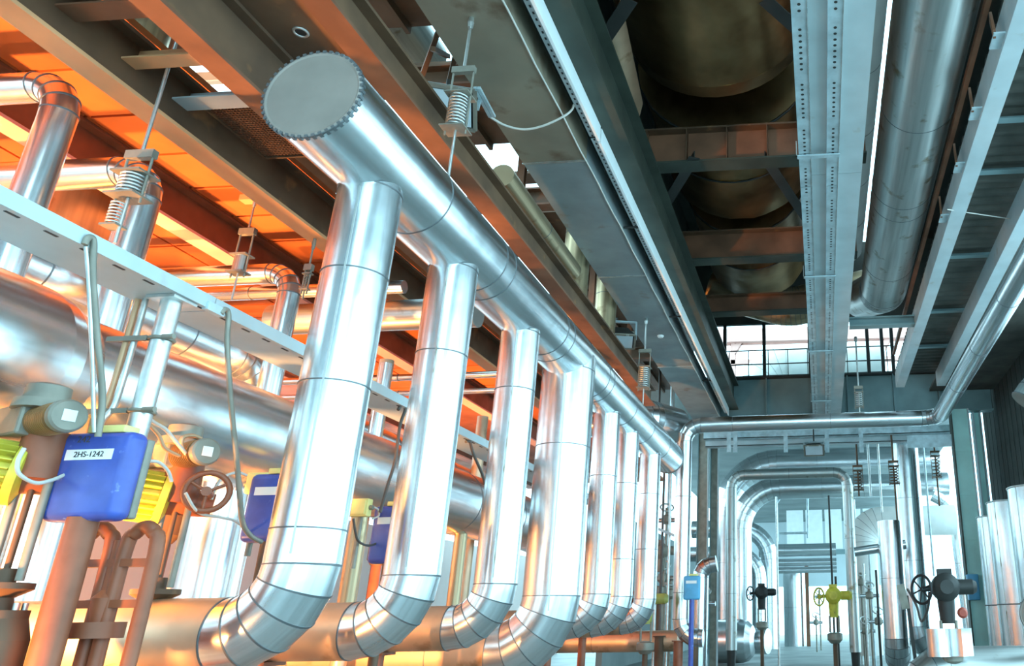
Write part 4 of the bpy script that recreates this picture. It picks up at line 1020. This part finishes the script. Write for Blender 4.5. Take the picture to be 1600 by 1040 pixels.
for k, (xp, w, Y_) in enumerate(((1098, 0.34, 24), (1116, 0.26, 24.5))):
    q = at(xp, 800, Y=Y_); c3 = thing('steel_column', ['wider grey', 'narrower grey'][k] + ' steel column behind the drop of the long horizontal pipe', 'column', (q.x, Y_, 0))
    MB().box((q.x - w / 2, Y_ - 0.1, 0), (q.x - w / 2 + 0.03, Y_ + 0.1, 7.0)).build('flange', 'teal_beam', c3); MB().box((q.x + w / 2 - 0.03, Y_ - 0.1, 0), (q.x + w / 2, Y_ + 0.1, 7.0)).build('flange', 'light_plate', c3)
    MB().box((q.x - w / 2, Y_ - 0.02, 0), (q.x + w / 2, Y_ + 0.02, 7.0)).build('web', 'gear_grey', c3)
# small beam and tray under the girder
for k, (py, h, m_) in enumerate(((677, 0.22, 'galv'), (690, 0.18, 'light_plate'))):
    a = at(1120, py, Y=22.8 + k * 0.4); b = at(1498, py - 6, Y=22.8 + k * 0.4)
    t = thing('cross_tray', ['upper', 'lower'][k] + ' grey cable tray crossing just below the hall girder', 'cable tray', a)
    zz = (a.z + b.z) / 2
    MB().box((-3.4, a.y, zz - h / 2), (4.2, a.y + 0.02, zz + h / 2)).build('side_wall', m_, t); MB().box((-3.4, a.y, zz - h / 2), (4.2, a.y + 0.3, zz - h / 2 + 0.02)).build('bottom_plate', m_, t)
for k, xp in enumerate((1150, 1228, 1292, 1140, 1345)):
    q = at(xp, 690, Y=22.6); tag(MB().box((q.x - 0.06, 22.38, q.z - 0.35), (q.x + 0.06, 22.43, 7.03)).build('tray_hanger', 'galv'), NTH[k] + ' short flat hanger strip under the hall girder', 'hanger strip', 'strips under the girder')
tag(MB().box((2.55, 21.95, 5.95), (3.82, 22.0, 6.3)).build('corner_plate', 'galv'), 'blue-grey plate at the top of the tall right upright', 'plate')
# hangers of the far bay
def hz2(p, Y): return at(*p, Y=Y)
for k, (xp, y0, y1, c0, c1, Y_) in enumerate(((1340, 690, 775, 765, 735, 23.5), (1400, 690, 880, 755, 728, 23.0), (1464, 700, 790, 745, 712, 25.0))):
    T = at(xp, y0, Y=Y_); q = at(xp, (y0 + y1) / 2, Y=Y_)
    hanger(['dark rusty spring hanger in the far bay, right of the arch-shaped pipe', 'long rod hanger with a dark spring left of the tall upright', 'spring hanger against the bright window right of the tall upright'][k], q.x, Y_, 8.27, at(xp, y1, Y=Y_).z, at(xp, c0, Y=Y_).z, at(xp, c1, Y=Y_).z, 0.11, 0.12, 0.03, 'rust', 'rust', 6)

# far background panels and beams
for k in range(5):
    x0 = -2.2 + k * 1.25
    tag(MB().box((x0, 52, 5.6), (x0 + 1.1, 52.1, 8.1)).build('far_panel', 'bright_lip'), NTH[k] + ' pale grey panel high at the far end', 'panel', 'panels at the far end')
tag(MB().box((-3.2, 51.8, 5.25), (4.5, 52, 5.55)).build('far_beam', 'teal_beam'), 'grey beam under the pale panels at the far end', 'beam')
# railing in the middle distance
rl = thing('guard_rail', 'thin pale pipe railing hanging in the far bay under the bright cross pipe', 'railing', at(1215, 835, Y=32))
for p, q in (((1213, 770), (1215, 845)), ((1262, 775), (1262, 840)), ((1218, 833), (1262, 832)), ((1214, 785), (1222, 773))):
    MB().cyl(at(*p, Y=32), at(*q, Y=32), 0.045, n=8).build('rail', 'galv', rl)
for xp, Y_, lab in ((1215, 27, 'thin pale upright rod in front of the second duct bend'), (1300, 27, 'thin dark upright rod left of the arch-shaped pipe leg')):
    q = at(xp, 900, Y=Y_); tag(MB().cyl((q.x, Y_, 0), (q.x, Y_, 5.4), 0.035, n=8).build('upright_rod', 'zinc' if xp < 1250 else 'dark_steel'), lab, 'rod')

# ================================================================ VALVES AND BOXES OF THE FAR BAY
q = at(1082, 918, Y=16.2)
control_box(q, 0.34, 0.46, 'pale blue control box on a post beside the drop of the long horizontal pipe', m='blue_pale', post_m='blue', pr=0.05)
def gate_valve(name, label, c, s, m_body, m_wheel, face=(0, -1, 0)):
    """compact motor valve: round motor, handwheel, yoke and flanged body"""
    t = thing(name, label, 'valve', (c.x, c.y, 0), 'far valves')
    f = V(face).normalized(); x = -f.cross(V((0, 0, 1))).normalized(); z = V((0, 0, 1))
    MB().lathe(c - f * 0.2 * s, f, [(0, 0.2 * s), (0.05 * s, 0.24 * s), (0.32 * s, 0.24 * s), (0.36 * s, 0.2 * s), (0.42 * s, 0.12 * s)], 24).build('motor', m_body, t)
    MB().bar(c + z * 0.24 * s - x * 0.12 * s, c + z * 0.24 * s + x * 0.12 * s, 0.2 * s, 0.14 * s).build('terminal_box', m_body, t)
    w = c - x * 0.42 * s - z * 0.03 * s
    hw = MB().torus(w, (0.75 * x - 0.6 * f), 0.24 * s, 0.025 * s, 28, 8).build('handwheel', m_wheel, t)
    sp = MB(); u = (0.6 * x + 0.75 * f).normalized()
    for a in (0.3, 1.35, 2.4, 3.45, 4.5, 5.55): sp.cyl(w, w + u * (0.24 * s * math.cos(a)) + z * (0.24 * s * math.sin(a)), 0.014 * s, n=6)
    sp.cyl(w, c - x * 0.1 * s, 0.05 * s, n=10); sp.build('spokes', m_wheel, hw)
    MB().cyl(c - f * 0.05 * s - z * 0.12 * s, c - f * 0.05 * s - z * 0.6 * s, 0.16 * s, 0.13 * s, 18).build('gear_neck', m_body, t)
    MB().lathe(c + x * 0.22 * s, x, [(0, 0.13 * s), (0.25 * s, 0.13 * s), (0.32 * s, 0.09 * s)], 16).build('limit_switch', m_body, t)
    for s_ in (-1, 1): MB().cyl(c - z * 0.55 * s + x * (0.13 * s * s_), c - z * 1.0 * s + x * (0.13 * s * s_), 0.03 * s, n=8).build('yoke_column', 'gear_grey', t)
    b = V((c.x, c.y, c.z - 1.3 * s))
    MB().lathe(b, z, [(0, 0.12 * s), (0.1 * s, 0.22 * s), (0.26 * s, 0.22 * s), (0.3 * s, 0.12 * s)], 18).build('valve_body', 'gear_grey', t)
    MB().cyl((c.x, c.y, 0), (c.x, c.y, b.z), 0.07 * s, n=12).build('stand', 'rust', t)
    return t


q = at(1477, 917, Y=12)
gate_valve('handwheel_valve', 'dark grey motor valve with a spoked handwheel at the lower right', q, 0.82, 'dark_steel', 'black')
bx = at(1484, 1000, Y=11.75)
ib = thing('insulation_box', 'polished metal insulation box under the handwheel valve', 'insulation box', (bx.x, 11.75, 0.9))
for k, (x0, x1) in enumerate(((-0.28, -0.02), (-0.015, 0.30))): MB().lathe((bx.x + (x0 + x1) / 2, 11.75, 0.96), (0, 0, 1), [(0, 0.17), (0.36, 0.17)], 4 if k else 24, 0, k == 0).build('jacket', 'clad', ib)
pipe('floor_pipe', 'dull grey pipe running low across the lower right corner', [(bx.x - 0.45, 12.1, 0.0), (bx.x - 0.45, 12.1, 0.78), (6.4, 12.6, 0.74)], 0.30, 0.42, 4, 'clad_dull', cat='pipe')
q = at(1190, 925, Y=27)
gate_valve('handwheel_valve', 'dark round motor valve beside the giant duct in the far bay', q, 0.9, 'dark_steel', 'black')
q = at(1302, 930, Y=24)
gate_valve('handwheel_valve', 'yellow motor valve on a thin stand in the far middle', V((q.x, 24, q.z)), 1.0, 'yellow', 'yellow')
q = at(1030, 935, Y=16.5)
gate_valve('handwheel_valve', 'olive green motor valve behind the last upright pipe', V((q.x - 0.25, 16.5, q.z)), 0.8, 'olive', 'brown_paint')
q = at(1032, 860, Y=19)
gate_valve('handwheel_valve', 'grey brown motor valve higher up behind the last upright pipe', V((q.x, 19, q.z)), 0.8, 'gear_grey', 'dark_steel')
# tilted grey panel box near the tall pipe, on a thin post
q = at(1417, 930, Y=13)
pb = thing('panel_box', 'small tilted grey panel on a dark post left of the handwheel valve', 'panel', (q.x, 13, 0))
MB().bar((q.x - 0.09, 13, q.z + 0.17), (q.x - 0.03, 13, q.z - 0.2), 0.12, 0.05, (0, 1, 0)).build('panel', 'gear_grey', pb)
MB().bar((q.x - 0.0, 13.05, q.z), (q.x + 0.12, 13.05, 0), 0.05, 0.05, (0, 1, 0)).build('post', 'dark_steel', pb)
hose('valve_cable', 'dark cable drooping from the tilted panel to the handwheel valve', 'cable', [at(1418, 920, Y=12.9), at(1432, 945, Y=12.7), at(1440, 970, Y=12.5), at(1450, 950, Y=12.3), at(1452, 925, Y=12.1)], 0.02, 'cable')
tag(MB().lathe(at(1503, 957, Y=12.6), (0, -1, 0), [(0, 0.07), (0.05, 0.08), (0.09, 0.05)], 16).build('red_gauge', 'red_paint'), 'small red round fitting right of the handwheel valve', 'fitting')
bt = at(1521, 918, Y=21.7)
rbox_o = rbox('cabinet', (bt.x - 0.15, 21.6, bt.z - 0.3), (bt.x + 0.14, 21.855, bt.z + 0.34), 'blue_pale', None, 0.02, 2)
tag(rbox_o, 'narrow pale blue cabinet on the turquoise column', 'cabinet')
# silver cylinders in front of the dark wall
for k, (xp, yt, Y_, rr) in enumerate(((1552, 808, 20.5, 0.42), (1578, 785, 19.0, 0.55), (1612, 762, 16.6, 0.5))):
    q = at(xp, yt, Y=Y_)
    t = thing('silver_cylinder', ['left and lowest', 'middle', 'right and tallest'][k] + ' upright silver cylinder in front of the dark right wall', 'tank', (q.x, Y_, 0), 'silver cylinders')
    zs = [0, 1.7, q.z]
    for j in range(2): MB().lathe((q.x, Y_, zs[j]), (0, 0, 1), [(0, rr), (zs[j + 1] - zs[j] - 0.01, rr)], 40, 0, True).build('shell_course', 'clad', t)
    MB().torus((q.x, Y_, q.z), (0, 0, 1), rr, 0.02, 40, 6).build('rim', 'zinc', t)
    MB().torus((q.x, Y_, 1.7), (0, 0, 1), rr, 0.015, 40, 6).build('seam_ring', 'seam', t)
    rb = MB()
    for a in range(10): rb.bar((q.x + rr * math.cos(a * 0.63), Y_ + rr * math.sin(a * 0.63), 0), (q.x + rr * math.cos(a * 0.63), Y_ + rr * math.sin(a * 0.63), q.z), 0.02, 0.012, (math.cos(a * 0.63), math.sin(a * 0.63), 0))
    rb.build('upright_ribs', 'clad_dull', t)
q = at(1605, 605, Y=13)
pipe('wall_pipe', 'rounded pipe end poking in at the right edge, in front of the dark wall', [(3.55, 13, q.z - 0.25), (3.75, 13, q.z), (4.6, 13, q.z + 0.15)], 0.26, 0.3, 3, 'clad_dull', cap0=True)
q = at(1600, 960, Y=11)
pipe('wall_pipe', 'dark round pipe end at the lower right edge', [(q.x + 0.20, 11, q.z), (q.x + 0.9, 12.0, q.z)], 0.26, m='gear_grey', cap0=True)

# low supports and thin pipes between the last upright and the far bay
for k, (xp, Y_) in enumerate(((1060, 17.1), (1030, 18.0), (1085, 19.5))):
    q = at(xp, 1000, Y=Y_); h = at(xp, [992, 985, 975][k], Y=Y_).z
    tag(MB().lathe((q.x, Y_, 0), (0, 0, 1), [(0, 0.16), (0.03, 0.16), (0.03, 0.1), (h - 0.12, 0.1), (h - 0.12, 0.14), (h - 0.1, 0.14)], 16).build('pipe_pedestal', 'brown_paint' if k == 0 else 'rust'), ['orange-brown pedestal under the foot of the long pipe drop', 'dark pedestal behind the last upright pipe', 'dark pedestal right of the pale blue box post'][k], 'pedestal')
z = at(1020, 985, Y=18).z
pipe('cross_pipe', 'low brown-stained pipe crossing behind the last uprights', [(-7, 18.2, 1.05), (-3.2, 18.2, 1.05)], 0.22, m='clad_stained')
for k, xp in enumerate((1028, 1036, 1047)):
    q = at(xp, 800, Y=18.6); tag(MB().cyl((q.x, 18.6, 0), (q.x, 18.6, 5.0), 0.03, n=8).build('thin_conduit', 'zinc' if k != 1 else 'cable'), ['left', 'middle', 'right'][k] + ' thin upright conduit behind the last upright pipe', 'conduit', 'conduits behind the last upright')
q = at(1040, 850, Y=18.4)
tag(MB().bar(at(1026, 825, Y=18.6), at(1058, 838, Y=18.6), 0.2, 0.06).build('small_bracket', 'galv'), 'pale bracket arm behind the last upright pipe', 'bracket')
pipe('valve_pipe', 'tangle pipe with an elbow beside the pale blue box', [(*at(1105, 870, Y=19).xz, 0)][0:0] or [at(1120, 880, Y=20), at(1095, 885, Y=20), V((at(1092, 990, Y=20).x, 20, 0.0))], 0.2, 0.3, 4)

# clutter of thin conduits and small valves in the far right and behind the last upright
for k, (xp, y0, y1, Y_, m_) in enumerate(((1352, 880, 1000, 26, 'zinc'), (1362, 860, 1010, 26.5, 'galv'), (1372, 890, 1005, 25.5, 'dark_steel'), (1340, 780, 1000, 28, 'zinc'), (1358, 690, 775, 24, 'zinc'), (1308, 900, 1020, 24.4, 'dark_steel'), (1375, 700, 800, 26, 'zinc'), (1452, 720, 900, 26, 'galv'), (1024, 700, 900, 20, 'dark_steel'), (1112, 760, 900, 26, 'zinc'), (1043, 720, 960, 20.5, 'galv'))):
    a = at(xp, (y0 + y1) / 2, Y=Y_); z0 = max(0.0, at(xp, y1, Y=Y_).z); z1 = at(xp, y0, Y=Y_).z
    if y1 >= 1000: z0 = 0.0
    if y0 <= 720: z1 = 8.27
    elif z0 > 0: z0 = 0.0
    tag(MB().cyl((a.x, Y_, z0), (a.x, Y_, z1), 0.035, n=8).build('thin_conduit', m_), NTH[k] + ' thin upright conduit among the far pipes, counted from the right-hand group', 'conduit', 'thin conduits of the far bay')
for k, (xp, yp, Y_) in enumerate(((1358, 920, 26), (1372, 960, 26), (1352, 975, 26.5), (1345, 900, 27), (1036, 890, 19.5), (1048, 915, 19.5), (1042, 800, 20.0), (1100, 930, 21), (1280, 925, 40), (1275, 965, 38))):
    c = at(xp, yp, Y=Y_)
    sv = thing('small_valve', NTH[k] + ' small handwheel valve in the clutter of the far bay', 'valve', (c.x, c.y, 0), 'small valves of the far bay')
    MB().lathe(c - V((0, 0, 0.3)), (0, 0, 1), [(0, 0.09), (0.06, 0.14), (0.2, 0.12), (0.24, 0.05), (0.42, 0.04)], 14).build('body', 'gear_grey', sv)
    MB().torus(c + V((0, 0, 0.12)), (0.2, -0.6, 0.77), 0.17, 0.022, 18, 6).build('handwheel', 'zinc', sv)
    MB().cyl(c - V((0.3, 0, 0.2)), c + V((0.3, 0, -0.2)), 0.06, n=10).build('pipe_stub', 'clad', sv)
    MB().cyl((c.x, c.y, 0), (c.x, c.y, c.z - 0.28), 0.035, n=8).build('stand', 'gear_grey', sv)
